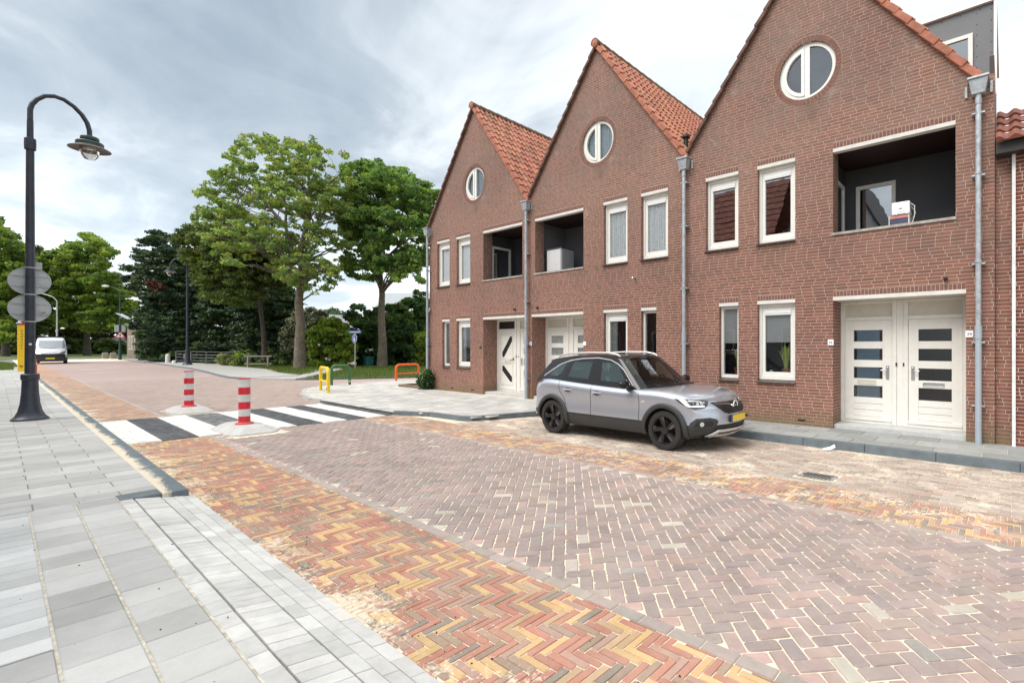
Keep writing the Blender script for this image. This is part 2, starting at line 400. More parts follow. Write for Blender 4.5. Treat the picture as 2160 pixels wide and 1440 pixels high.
def herringbone(P, x0, x1, y0, y1, Lb, Wb, gap, ang, tab, z, hole=None, near=1e9, small=None, shy=0, round_=0.):
    n = round(Lb / Wb); ca, sa = math.cos(ang), math.sin(ang)
    ox, oy = (x0 + x1) / 2, (y0 + y1) / 2 + shy; half = math.hypot(x1 - x0, y1 - y0) / 2 + Lb
    kk = int(half / Wb) + 2
    for r_ in range(-kk, kk):
        for m_ in range(-kk // n - 2, kk // n + 3):
            for vert in (0, 1):
                a0 = r_ + 2 * n * m_
                if not vert: rc = (a0 * Wb, r_ * Wb, (a0 + n) * Wb, (r_ + 1) * Wb)
                else: rc = (r_ * Wb, (r_ - 2 * n * m_ - 2 * n + 1) * Wb, (r_ + 1) * Wb, (r_ - 2 * n * m_ - n + 1) * Wb)
                mx, my = (rc[0] + rc[2]) / 2, (rc[1] + rc[3]) / 2
                wx, wy = ox + mx * ca - my * sa, oy + mx * sa + my * ca
                if wx < x0 - Lb or wx > x1 + Lb or wy < y0 - Lb or wy > y1 + Lb: continue
                g = gap * (.75 + .5 * rnd.random())
                q = [(rc[0] + g/2, rc[1] + g/2), (rc[2] - g/2, rc[1] + g/2), (rc[2] - g/2, rc[3] - g/2), (rc[0] + g/2, rc[3] - g/2)]
                w_ = gap * .30
                q = [(ox + a * ca - b * sa + rnd.uniform(-w_, w_), oy + a * sa + b * ca + rnd.uniform(-w_, w_)) for a, b in q]
                full = area(q)
                for ax, val, less in ((0, x0, False), (0, x1, True), (1, y0, False), (1, y1, True)):
                    q = clip(q, ax, val, less)
                    if len(q) < 3: break
                if len(q) < 3 or area(q) < full * .08: continue
                if hole and hole(wx, wy): continue
                col = pick(tab)
                if small and area(q) < full * .75: col = pick(small)
                far = math.hypot(wx, wy - CAMY) > near
                P.stone(q, z, col, 0 if far else .006 * (Lb / .2), round_=0 if far else round_)
def bond(P, x0, x1, y0, y1, Lx, Wy, gap, tab, z, along='x', hole=None, inset=.005, off=.5, zf=None, drop=.005, gy=None):
    gy = gy if gy is not None else gap
    rows = int(math.ceil((y1 - y0) / Wy)) if along == 'x' else int(math.ceil((x1 - x0) / Wy))
    for r_ in range(rows):
        o = -(r_ % 2) * off * Lx; a = (x0 if along == 'x' else y0) + o
        while a < (x1 if along == 'x' else y1):
            if along == 'x': q = [(a + gap/2, y0 + r_*Wy + gy/2), (a + Lx - gap/2, y0 + r_*Wy + gy/2), (a + Lx - gap/2, y0 + (r_+1)*Wy - gy/2), (a + gap/2, y0 + (r_+1)*Wy - gy/2)]
            else: q = [(x0 + r_*Wy + gap/2, a + gap/2), (x0 + (r_+1)*Wy - gap/2, a + gap/2), (x0 + (r_+1)*Wy - gap/2, a + Lx - gap/2), (x0 + r_*Wy + gap/2, a + Lx - gap/2)]
            a += Lx
            for ax, val, less in ((0, x0, False), (0, x1, True), (1, y0, False), (1, y1, True)):
                q = clip(q, ax, val, less)
                if len(q) < 3: break
            if len(q) < 3 or area(q) < .0006: continue
            cx = sum(p[0] for p in q) / len(q); cy = sum(p[1] for p in q) / len(q)
            if hole and hole(cx, cy): continue
            P.stone(q, z, pick(tab), inset, drop=drop, zf=zf)
ZR = -.085
YELL, RED, BRN, DRK, PNK = (.56, .36, .165), (.40, .19, .142), (.30, .20, .145), (.215, .175, .145), (.40, .28, .255)
STRIP = [(2.6, YELL), (3.8, (.40, .165, .118)), (1.6, BRN), (.9, DRK), (1.1, (.37, .225, .175)), (.7, (.44, .29, .17))]
STRIPF = [(1.0, (.50, .32, .17)), (3.4, (.39, .215, .155)), (1.6, BRN), (1.1, (.41, .26, .18)), (.8, PNK)]
CEN = [(6, (.292, .230, .222)), (2, (.262, .212, .208)), (2, (.332, .245, .234)), (.8, (.35, .25, .23)), (.25, (.47, .43, .37)), (.12, (.275, .262, .255))]
CUT = [(3, (.47, .32, .295)), (1, (.34, .28, .255)), (.5, (.52, .48, .41))]
def inside(poly, x, y):
    c = False; j = len(poly) - 1
    for i in range(len(poly)):
        if (poly[i][1] > y) != (poly[j][1] > y) and x < (poly[j][0] - poly[i][0]) * (y - poly[i][1]) / (poly[j][1] - poly[i][1]) + poly[i][0]: c = not c
        j = i
    return c
outer = [(8, -1.42), (-8.7, -1.42), (-8.95, -1.5), (-9.55, -3.40), (-9.85, -3.55), (-11.0, -3.62), (-11.95, -4.02), (-15.3, -4.02), (-16.3, -4.05), (-17.3, -4.0), (-18.6, -3.75), (-19.8, -3.35), (-21.0, -2.9), (-22.0, -2.0), (-22.6, -.6), (-22.9, 1.5), (-23.4, 5), (-24.5, 14)]
HULL = outer + [(8, 14)]
def xing(x, y): return -15.84 < x < -11.93 and y < -4.1
def isl(x, y): return (-13.25 < x < -11.2 and -7.35 < y < -6.4) or (-17.6 < x < -15.8 and -7.35 < y < -6.4)
SAND_M = M('jointing_sand', (.74, .65, .51), .95, var=.18, scale=30, bump=.5, bscale=220)
PAVE_S = attr_mat('clay_paver_sandy', .8, dust=.30, sand=[(1, -7.7, -8.62, .47), (1, -7.95, -7.40, .34), (1, -4.75, -3.75, .30), (0, -3., -14., .22)])
PAVE_C = attr_mat('clay_paver_worn', .72, dust=.28, sand=[(1, -8.0, -3., .22), (0, -13., -30., .12)])
PAVE_P = attr_mat('clay_paver_parking', .85, dust=.3, sand=[(1, -4.6, -3.5, .35), (1, -3.4, -1.4, .31)])
P = Pave()
herringbone(P, -11.9, 4, -8.56, -7.53, .20, .05, .0045, 0, STRIP, ZR, hole=lambda x, y: isl(x, y), near=12, round_=.004)
herringbone(P, -40, -15.86, -8.56, -7.53, .20, .10, .006, 0, STRIPF, ZR, hole=lambda x, y: isl(x, y), near=9)
setting(P.build('cycle_strip', PAVE_S))
P = Pave()
herringbone(P, -11.9, 4.5, -7.43, -4.78, .202, .101, .0105, R(45), CEN, ZR + .002, hole=lambda x, y: isl(x, y), near=13, small=CUT, round_=.009)
bond(P, -11.9, 4.5, -7.53, -7.43, .215, .10, .008, [(1, (.33, .285, .265)), (1, (.36, .30, .28))], ZR + .002)
bond(P, -11.9, 4.5, -4.78, -4.69, .215, .09, .008, [(1, (.34, .29, .27)), (1, (.37, .30, .275))], ZR + .002)
herringbone(P, -34, -15.86, -7.45, -1.0, .20, .10, .006, R(45), [(6, (.355, .27, .25)), (2, (.40, .295, .27)), (1, (.31, .24, .23))], ZR, hole=lambda x, y: isl(x, y) or inside(HULL, x, y), near=5)
bond(P, -40, -15.86, -7.53, -7.45, .21, .08, .006, [(1, (.38, .31, .29))], ZR + .001)
setting(P.build('brick_carriageway', PAVE_C))
P = Pave()
herringbone(P, -11.9, 5, -4.69, -3.82, .20, .05, .0045, 0, STRIPR, ZR, near=11, shy=.02)
setting(P.build('cycle_strip', PAVE_S))
P = Pave()
bond(P, -9.6, 5, -3.82, -1.42, .205, .102, .006, [(3, (.40, .325, .28)), (2, (.32, .25, .21)), (1.2, (.46, .40, .345)), (.6, (.42, .30, .245))], ZR, along='x', zf=lambda x, y: ZR - .035 * (y + 3.82) / 2.4, hole=lambda x, y: -2.19 < x < -1.73 and -3.58 < y < -3.24)
setting(P.build('parking_strip', PAVE_P))
# zebra crossing laid in white and slate pavers
P = Pave()
WST = [(6, (.74, .735, .715)), (1, (.70, .69, .66)), (.35, (.63, .60, .52))]
GST = [(4, (.075, .080, .09)), (2, (.10, .105, .11)), (1, (.06, .065, .075))]
edges = [-8.62, -8.12, -7.62, -7.12, -6.53, -6.04, -5.54, -5.05, -4.62, -4.17, -4.02]
for i in range(len(edges) - 1):
    tab = WST if i % 2 == 0 else ([(3, (.17, .175, .18)), (2, (.13, .135, .14)), (1, (.24, .24, .235))] if i == 3 else GST)
    bond(P, -15.84, -11.92, edges[i], edges[i+1], .205, (edges[i+1] - edges[i]) / round((edges[i+1] - edges[i]) / .1), .004, tab, ZR + .012, inset=.003)
setting(P.build('zebra_crossing', attr_mat('zebra_paver', .7, sand=[(1, -8.0, -8.75, .34), (1, -6.9, -6.3, .0)])))

# sand bed under the pavers, asphalt further out, wide ground
b = MB(); b.poly([(-95, -8.75, ZR - .0065), (8, -8.75, ZR - .0065), (8, -3.82, ZR - .0065), (-9.9, -3.82, ZR - .0065), (-9.9, 16, ZR - .0065), (-95, 16, ZR - .0065)])
b.poly([(-9.9, -3.82, ZR - .0065), (8, -3.82, ZR - .0065), (8, -1.3, ZR - .044), (-9.9, -1.3, ZR - .044)])
setting(b.build('sand_bed', SAND_M))
def far_brick():
    m, nt, bs = nodes('far_carriageway_brick'); tc = N(nt, 'ShaderNodeTexCoord').outputs['Object']
    c = mixc(nt, noise(nt, tc, 5, 7, .8), (.33, .245, .228), (.40, .30, .275)); c = mixc(nt, mrange(nt, noise(nt, tc, .6, 5), .5, .75, 0, .45), c, (.47, .40, .34))
    L(nt, c, bs.inputs['Base Color']); bs.inputs['Roughness'].default_value = .8; return m
b = MB(); b.poly([(-80, -8.56, ZR - .002), (-33.9, -8.56, ZR - .002), (-33.9, -1., ZR - .002), (-15.9, -1., ZR - .002), (-15.9, 16, ZR - .002), (-80, 16, ZR - .002)])
FARB = far_brick(); setting(b.build('road', FARB))
b = MB(); b.poly([(-80, -8.5, ZR + .003), (-39.9, -8.56, ZR + .003), (-39.9, -7.5, ZR + .003), (-80, -7.3, ZR + .003)])
setting(b.build('cycle_strip', M('far_strip_brick', (.41, .255, .185), .85, var=.2, scale=6)))
ASPH = M('asphalt', (.17, .17, .17), .9, var=.15, scale=2, bump=.2)
b = MB(); b.poly([(-190, -60, ZR - .01), (-79.9, -60, ZR - .01), (-79.9, 3, ZR - .01), (-190, 3, ZR - .01)])
b.poly([(-80, -60, ZR - .012), (-52, -60, ZR - .012), (-52, -10.6, ZR - .012), (-80, -9.6, ZR - .012)])
setting(b.build('asphalt_road', ASPH))
b = MB()
for k in range(9):
    b.box(-96 + 0 * k, -95.4, -14 + k * 1.6, -13.1 + k * 1.6, ZR - .01, ZR - .003)
for k in range(7): b.box(-92 - k * 4, -89.6 - k * 4, -5.2, -5.05, ZR - .01, ZR - .003)
setting(b.build('road_marking', M('white_road_paint', (.7, .7, .68), .7)))
b = MB(); b.poly([(-900, -900, -.20), (900, -900, -.20), (900, 900, -.20), (-900, 900, -.20)])
setting(b.build('ground', M('soil_and_grass', (.075, .085, .035), .95, var=.35, scale=.5)))

# pavement by the houses, with kerb
KERB = M('blue_grey_concrete_kerb', (.122, .146, .160), .75, var=.22, scale=5, bump=.25)
KERBG = M('pale_concrete_kerb', (.40, .41, .41), .8, var=.15, scale=5, bump=.25)
TILEG = [(4, (.315, .325, .315)), (2, (.28, .29, .285)), (1, (.35, .355, .34))]
TILEW = [(4, (.50, .49, .47)), (2, (.45, .445, .43)), (1, (.55, .54, .51))]
PAVE_G = attr_mat('concrete_slab_house_side', .75, var=.10, scale=70, sand=[(1, -1.1, -1.5, .16), (1, -.25, .3, .30)], bump=.2)
PAVE_W = attr_mat('concrete_slab_sanded', .75, var=.10, scale=70, sand=[(1, -2.6, -4.2, .32), (0, -9., -19., .30)], bump=.2)
outer = [(8, -1.42), (-8.7, -1.42), (-8.95, -1.5), (-9.55, -3.40), (-9.85, -3.55), (-11.0, -3.62), (-11.95, -4.02), (-15.3, -4.02), (-16.3, -4.05), (-17.3, -4.0), (-18.6, -3.75), (-19.8, -3.35), (-21.0, -2.9), (-22.0, -2.0), (-22.6, -.6), (-22.9, 1.5), (-23.4, 5), (-24.5, 14)]
hin = [(x, y + .13) for x, y in outer if x > -18] + [(x + .14, y + .05) for x, y in outer if x <= -18] + [(8, 14)]
b = MB(); b.prism(hin, -.30, -.012)
setting(b.build('pavement_bed', SAND_M))
def inside(poly, x, y):
    c = False; j = len(poly) - 1
    for i in range(len(poly)):
        if (poly[i][1] > y) != (poly[j][1] > y) and x < (poly[j][0] - poly[i][0]) * (y - poly[i][1]) / (poly[j][1] - poly[i][1]) + poly[i][0]: c = not c
        j = i
    return c
P = Pave()
bond(P, -8.7, 6, -1.27, .06, .60, .443, .011, TILEG, 0, inset=.004)
setting(P.build('pavement', PAVE_G))
P = Pave()
bond(P, -23.6, -8.7, -4.0, 9., .30, .30, .004, TILEW, 0, inset=.003, hole=lambda x, y: not inside(hin, x, y) or (y > .02 and x > -17.25) or (y > -.3 and -19.3 < x < -17.2))
bond(P, -8.7, -7.9, -1.29, .02, .30, .30, .004, TILEW, .001, inset=.003)
setting(P.build('pavement', PAVE_W))
def kerbrun(name, pts, wid, z0, z1, mat, seg=1.0, sloped=.03):
    b = MB(); 
    for i in range(len(pts) - 1):
        a = Vector(pts[i]); c = Vector(pts[i+1]); d = c - a; Ln = d.length; d.normalize(); nrm = Vector((-d.y, d.x)) * wid
        k = max(1, round(Ln / seg))
        for j in range(k):
            p = a + d * (Ln * j / k + .003); q = a + d * (Ln * (j + 1) / k - .003); ins = nrm.normalized() * sloped
            h = rnd.uniform(-.002, .002)
            b.hexa([(p.x, p.y, z0), (q.x, q.y, z0), (q.x + nrm.x, q.y + nrm.y, z0), (p.x + nrm.x, p.y + nrm.y, z0),
                    (p.x + ins.x, p.y + ins.y, z1 + h), (q.x + ins.x, q.y + ins.y, z1 + h), (q.x + nrm.x, q.y + nrm.y, z1 + h), (p.x + nrm.x, p.y + nrm.y, z1 + h)])
    return setting(b.build(name, mat, bevel=.006))
kerbrun('kerb', outer[0:7][::-1], .15, -.25, .006, KERB, sloped=.03)
kerbrun('kerb', outer[6:9][::-1], .12, -.25, ZR + .02, KERB)
kerbrun('kerb', outer[8:][::-1], .14, -.25, .004, KERBG)

# pavement on the camera side: slabs, dropped-kerb ramp of small stones
PAVE_L = attr_mat('new_concrete_slab', .7, var=.13, blotch=.05, scale=90, bump=.18, sand=[(1, -8.98, -8.70, .36)])
SL = [(3, (.445, .443, .438)), (2, (.41, .409, .404)), (1.2, (.475, .473, .467)), (.8, (.375, .375, .371))]
P = Pave()
bond(P, -7.5, 5, -10.9, -9.14, .2925, .293, .0065, SL, 0, along='x', inset=.006, off=0, drop=.005, gy=.014, hole=lambda x, y: -10.02 < y < -9.73 and -7.5 < x < -4.0)
bond(P, -7.5, -4.0, -10.02, -9.73, .175, .29, .006, [(1, (.46, .468, .475)), (1, (.52, .53, .535))], 0, inset=.004, off=0, drop=.004)
bond(P, -7.56, -7.5, -10.9, -9.14, .3, .06, .005, SL, 0, along='y')
bond(P, -60, -7.56, -10.9, -8.80, .60, .30, .006, [(3, (.425, .423, .417)), (2, (.385, .384, .378)), (1, (.455, .453, .446))], 0, along='y', inset=.004)
setting(P.build('pavement', PAVE_L))
P = Pave()
ramp = lambda x, y: -.003 - (max(0, y + 9.05) / .5) * (-ZR - .008)
bond(P, -7.30, 5, -9.14, -9.04, .21, .10, .004, [(1, (.55, .547, .538))], 0, zf=ramp, inset=.003)
RT = [(2, (.565, .562, .552)), (1, (.54, .537, .528)), (1, (.585, .582, .572))]
bond(P, -7.30, 5, -9.03, -8.83, .0985, .20, .0035, RT, 0, along='x', zf=ramp, inset=.002, drop=.003)
bond(P, -7.30, 5, -8.826, -8.565, .205, .087, .0035, RT, 0, along='x', zf=ramp, inset=.002, drop=.003)
setting(P.build('driveway_ramp', attr_mat('pale_ramp_paver', .72, var=.07, scale=90, bump=.15, sand=[(1, -8.78, -8.54, .30)])))
b = MB(); b.box(-60, 5, -10.95, -9.15, -.25, -.008); b.box(-60, -7.45, -9.15, -8.81, -.25, -.008)
setting(b.build('pavement_bed', M('grey_jointing_sand', (.17, .165, .15), .95, var=.25, scale=30, bump=.4, bscale=200)))
b = MB(); b.hexa([(-7.45, -9.15, -.25), (5, -9.15, -.25), (5, -8.57, -.25), (-7.45, -8.57, -.25), (-7.45, -9.15, -.012), (5, -9.15, -.012), (5, -8.57, ZR - .01), (-7.45, -8.57, ZR - .01)])
setting(b.build('ramp_bed', M('pale_jointing_sand', (.36, .35, .32), .95, var=.2, scale=30)))
b = MB()
for k in range(1, 7):
    yj = -10.9 + .293 * k
    if abs(yj + 10.02) > .02: b.box(-7.5, 5, yj - .0068, yj + .0068, -.02, -.0035)
b.box(-7.5, 5, -9.147, -9.137, -.02, -.004)
setting(b.build('joint_sand', M('pale_joint_sand', (.50, .46, .385), .95, var=.35, scale=18, bump=.5, bscale=120)))
KERBS = attr_mat('kerb_with_sand', .75, sand=[(1, -8.58, -8.80, .66)], bump=.25)
P = Pave(); a = -60.
kb = MB()
while a < -7.6:
    e_ = min(a + 1.0, -7.27); kb.hexa([(a + .003, -8.82, -.25), (e_ - .003, -8.82, -.25), (e_ - .003, -8.575, -.25), (a + .003, -8.575, -.25), (a + .003, -8.82, .003), (e_ - .003, -8.82, .003), (e_ - .003, -8.61, .003), (a + .003, -8.61, .003)]); a = e_
ko = kb.build('kerb', KERBS, bevel=.006); setting(ko)
at = ko.data.color_attributes.new('Col', 'FLOAT_COLOR', 'POINT'); at.data.foreach_set('color', np.tile(np.array([.13, .16, .18, 1], np.float32), len(ko.data.vertices)))
kb = MB(); kb.hexa([(-7.56, -9.14, -.25), (-7.27, -9.14, -.25), (-7.27, -8.823, -.25), (-7.56, -8.823, -.25), (-7.56, -9.14, .003), (-7.30, -9.14, .003), (-7.30, -8.823, .003), (-7.56, -8.823, .003)])
setting(kb.build('kerb', KERB, bevel=.006))

# far side pavement and verges
fouter = [(-92, -.2), (-77, -.47), (-62, -.75), (-48.3, -1.1), (-40, -1.75), (-35, -2.25), (-32.3, -2.4), (-30.5, -2.1)]
fin = [(-31.0, .3), (-36.5, .6), (-41.5, 1.7), (-50, 1.6), (-62, 1.6), (-92, 3)]
b = MB(); b.prism(fouter + fin, -.2, -.005); setting(b.build('pavement', M('far_concrete_slab', (.38, .375, .355), .85, var=.15, scale=3)))
kerbrun('kerb', [(x, y - .12) for x, y in fouter], .12, -.2, .002, KERB, seg=2)
b = MB(); b.prism([(-30.5, -2.1), (-28.4, -1.2), (-31.0, .3)], -.2, -.03); b.prism([(-31.0, .3), (-28.4, -1.2), (-27.9, -.9), (-36.9, 4.9), (-39, 5.6), (-38, 3.6)], -.2, -.02)
setting(b.build('footpath', M('footpath_slab', (.38, .37, .35), .85, var=.12, scale=3)))
kerbrun('kerb', [(-27.9, -.9), (-26.6, .9), (-25.2, 3.4), (-24.6, 9), (-25, 14)], .12, -.2, .0, KERB, seg=2)

# ------------------------------------------------------------------ row houses
W = 5.596; EAVE = 6.05; PEAK = 9.706; HD = 9.0
X1, X2, X3 = -17.188, -11.592, -5.996
REC = .55
def annulus_y(b, cx, cz, r0, r1, y0, y1, a0=0., a1=2 * PI, n=48, mi=0):
    for k in range(n):
        t0, t1 = a0 + (a1 - a0) * k / n, a0 + (a1 - a0) * (k + 1) / n
        p = lambda r, t, y: (cx + r * math.cos(t), y, cz + r * math.sin(t))
        b.hexa([p(r0, t0, y0), p(r1, t0, y0), p(r1, t0, y1), p(r0, t0, y1), p(r0, t1, y0), p(r1, t1, y0), p(r1, t1, y1), p(r0, t1, y1)], mi)
def disc_y(b, cx, cz, r, y, n=48): b.poly([(cx + r * math.cos(2*PI*k/n), y, cz + r * math.sin(2*PI*k/n)) for k in range(n)])
def frame_y(b, x0, x1, z0, z1, t, y0, y1, tb=None):
    tb = tb or t
    b.box(x0, x1, y0, y1, z1 - t, z1); b.box(x0, x1, y0, y1, z0, z0 + tb); b.box(x0, x0 + t, y0, y1, z0 + tb, z1 - t); b.box(x1 - t, x1, y0, y1, z0 + tb, z1 - t)
def lintel(T, x0, x1, zt, wide=True):
    b = MB(); b.box(x0 - .002, x1 + .002, -.010, .118, zt - .072, zt); b.build('lintel', STONE, T, bevel=.004)
    b = MB(); b.box(x0, x1, -.0015, .05, zt, zt + .115, 1)
    n = round((x1 - x0) / .0625); p = (x1 - x0) / n
    for k in range(n): b.box(x0 + k * p + .005, x0 + (k + 1) * p - .005, -.005, .02, zt + .006, zt + .106, 0)
    b.build('soldier_course', [SOLDIER, MORTAR], T)
def sill_tile(win, x0, x1, z):
    b = MB(); n = max(2, round((x1 - x0) / .11)); p = (x1 - x0 + .03) / n
    for k in range(n):
        a, c = x0 - .02 + k * p + .002, x0 - .02 + (k + 1) * p - .002
        b.hexa([(a, -.055, z), (c, -.055, z), (c, .10, z), (a, .10, z), (a, -.055, z + .022), (c, -.055, z + .022), (c, .10, z + .058), (a, .10, z + .058)])
    b.build('sill', DKTILE, win, bevel=.003)
def window(T, x0, x1, z0, z1, sash=True, vent=True, fill=None, gl=None, y=.085, flip=False):
    zb = z0 + .062
    b = MB(); frame_y(b, x0 + .004, x1 - .004, zb, z1 - .075, .058, y, y + .09, .075)
    win = b.build('window', WHITE, T, bevel=.004)
    a, c, d, e = x0 + .062, x1 - .062, zb + .075, z1 - .133
    if sash:
        b = MB(); frame_y(b, a + .003, c - .003, d + .003, e - .003, .066, y + .018, y + .075, .085); b.build('sash', WHITE, win, bevel=.004)
        a += .066; c -= .066; d += .085; e -= .066
    if vent:
        b = MB(); b.box(a - .01, c + .01, y + .004, y + .035, e - .07, e); b.box(a - .01, c + .01, y - .004, y + .03, e - .105, e - .078); b.build('ventilation_grille', ALU, win, bevel=.005); 
    b = MB(); b.poly([(a - .01, y + .05, d - .01), (c + .01, y + .05, d - .01), (c + .01, y + .05, e + .01), (a - .01, y + .05, e + .01)]); b.build('pane', gl or GLASS, win)
    yb = y + .085
    if fill == 'blind':
        b = MB()
        for k in range(7):
            h0, h1 = d + (e - d) * k / 7, d + (e - d) * (k + 1) / 7
            b.poly([(a - .03, yb + .012, h0 + .004), (c + .03, yb + .012, h0 + .004), (c + .03, yb, h1), (a - .03, yb, h1)])
            b.poly([(a - .03, yb, h0), (c + .03, yb, h0), (c + .03, yb + .012, h0 + .004), (a - .03, yb + .012, h0 + .004)])
        b.build('blind', BLIND, win)
    elif fill == 'lace' or fill == 'curtain':
        b = MB(); n = 40; lo = d + .0; cov = 1. if fill == 'lace' else .42
        xs = [a - .03 + (c - a + .06) * cov * k / n for k in range(n + 1)]
        for k in range(n):
            f0, f1 = [.022 * math.sin(k_ * 1.35 + .6 * math.sin(k_ * .5)) for k_ in (k, k + 1)]
            b.poly([(xs[k], yb + f0, lo + .02 * abs(math.sin(k * .8))), (xs[k+1], yb + f1, lo + .02 * abs(math.sin((k + 1) * .8))), (xs[k+1], yb + f1, e), (xs[k], yb + f0, e)])
        b.build('curtain', LACE if fill == 'lace' else CURT, win)
    elif fill == 'half':
        b = MB(); b.poly([(a - .03, yb, d + (e - d) * .50), (c + .03, yb, d + (e - d) * .50), (c + .03, yb, e), (a - .03, yb, e)]); b.box(a - .03, c + .03, yb - .012, yb + .012, d + (e - d) * .48, d + (e - d) * .50)
        b.build('blind', SHEER, win)
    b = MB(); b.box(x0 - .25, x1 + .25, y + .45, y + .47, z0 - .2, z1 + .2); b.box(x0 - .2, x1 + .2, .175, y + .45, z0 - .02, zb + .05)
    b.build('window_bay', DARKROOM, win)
    sill_tile(win, x0, x1, z0)
    return win
def round_window(T, cx, cz, r, bright=True):
    b = MB(); annulus_y(b, cx, cz, r - .07, r, .05, .12); b.box(cx - .05, cx + .05, .052, .118, cz - r + .05, cz + r - .05)
    win = b.build('round_window', WHITE, T)
    b = MB(); aa = math.acos(.10 / (r - .07)); annulus_y(b, cx, cz, r - .14, r - .072, .035, .10, aa + .08 if False else PI/2 + .16, 3*PI/2 - .16, 32)
    h = math.sqrt((r - .075) ** 2 - .11 ** 2); b.box(cx - .115, cx - .052, .034, .10, cz - h, cz + h); b.build('sash', WHITE, win)
    b = MB(); disc_y(b, cx, cz, r - .05, .085); b.build('pane', glass_mat('round_pane_glass', (.85, .9, .92), .05) if bright else glass_mat('sky_reflecting_glass', (.5, .55, .6), .17), win)
    b = MB()
    lo_ = -(r - .08) if bright else .02; sp_ = (r - .08) - lo_
    for k in range(60):
        xa, xb = cx + lo_ + sp_ * k / 60, cx + lo_ + sp_ * (k + 1) / 60
        za = math.sqrt(max(0, (r - .04) ** 2 - (xa - cx) ** 2)); zb = math.sqrt(max(0, (r - .04) ** 2 - (xb - cx) ** 2))
        f0, f1 = .02 * math.sin(k * .9), .02 * math.sin((k + 1) * .9)
        b.poly([(xa, .16 + f0, cz - za), (xb, .16 + f1, cz - zb), (xb, .16 + f1, cz + zb), (xa, .16 + f0, cz + za)])
    b.build('curtain', M('pale_curtain', (.50, .55, .56), .85) if bright else M('dim_curtain', (.14, .17, .19), .85), win)
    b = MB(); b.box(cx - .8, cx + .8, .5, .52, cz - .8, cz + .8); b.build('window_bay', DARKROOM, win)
    b = MB(); annulus_y(b, cx, cz, r + .008, r + .122, -.0015, .04, n=64, mi=1); n = 52
    for k in range(n):
        t0, t1 = 2*PI*k/n + .006, 2*PI*(k+1)/n - .006
        annulus_y(b, cx, cz, r + .012, r + .115, -.006, .03, t0, t1, 1, 0)
    b.build('brick_surround', [SOLDIER, MORTAR], T)
def handle_set(door, x, z, y, side, mat, plate=True):
    b = MB()
    if plate: b.box(x - .028, x + .028, y - .012, y, z - .17, z + .09)
    b.tube([(x, y, z), (x, y - .05, z), (x + side * .02, y - .06, z), (x + side * .11, y - .06, z)], .011, 8); b.ball((x, y - .02, z + .05), .026, 10, 6)
    b.build('handle', mat, door, smooth=True)
def letterbox(door, x, z, y, w_=.36, mat=None, flap=False):
    b = MB(); frame_y(b, x - w_/2, x + w_/2, z - .045, z + .045, .014, y - .012, y + .005); b.box(x - w_/2 + .015, x + w_/2 - .015, y - .005, y + .002, z - .028, z + .03); b.build('letterbox', mat or CREAM2, door, bevel=.003)
def slot_door(T, x0, x1, z0, z1, y, style, hinge_left, name='door'):
    """leaf with four horizontal lights and boarded bottom panel"""
    wd = x1 - x0; st = .17 * wd / .88; b = MB(); a, c = x0 + st, x1 - st
    zs = [z0 + .48 + k * .365 for k in range(4)]; hgt = .225
    b.box(x0, a, y, y + .05, z0, z1); b.box(c, x1, y, y + .05, z0, z1)
    lo = z0
    segs = [(z0, zs[0])] + [(zs[k] + hgt, zs[k+1]) for k in range(3)] + [(zs[3] + hgt, z1)]
    for (p, q) in segs[1:]: b.box(a, c, y + .001, y + .049, p, q)
    b.box(a, c, y + .008, y + .049, z0, z0 + .10)
    for k in range(3): b.box(a, c, y + .006, y + .049, z0 + .104 + k * .126, z0 + .104 + (k + 1) * .126 - .006)
    b.box(x0, x1, y - .022, y + .0, z0 + .025, z0 + .09)
    d = b.build(name, CREAM, T, bevel=.003)
    for z in zs:
        p = MB(); p.poly([(a, y + .02, z), (c, y + .02, z), (c, y + .02, z + hgt), (a, y + .02, z + hgt)])
        p.build('pane', {'film': GLASS_BL, 'dark': GLASS_DK}.get(style, GLASS), d)
        if style == 'film':
            q = MB(); q.poly([(a + .055, y + .032, z), (c - .055, y + .032, z), (c - .055, y + .032, z + hgt), (a + .055, y + .032, z + hgt)]); q.build('privacy_film', BLUEFILM, d)
        if style == 'lace':
            q = MB(); n = 24
            for k in range(n):
                xa, xb = a + (c - a) * k / n, a + (c - a) * (k + 1) / n; q.poly([(xa, y + .04 + .006 * (k % 2), z), (xb, y + .04 + .006 * ((k + 1) % 2), z), (xb, y + .04 + .006 * ((k + 1) % 2), z + hgt), (xa, y + .04 + .006 * (k % 2), z + hgt)])
            q.build('curtain', CURT, d)
    hx = x1 - .075 if hinge_left else x0 + .075
    handle_set(d, hx, z0 + 1.02, y, -1 if hinge_left else 1, STEEL)
    letterbox(d, (x0 + x1) / 2 - .02, zs[1] - .07, y, .34, STEEL if style == 'dark' else CREAM2)
    return d
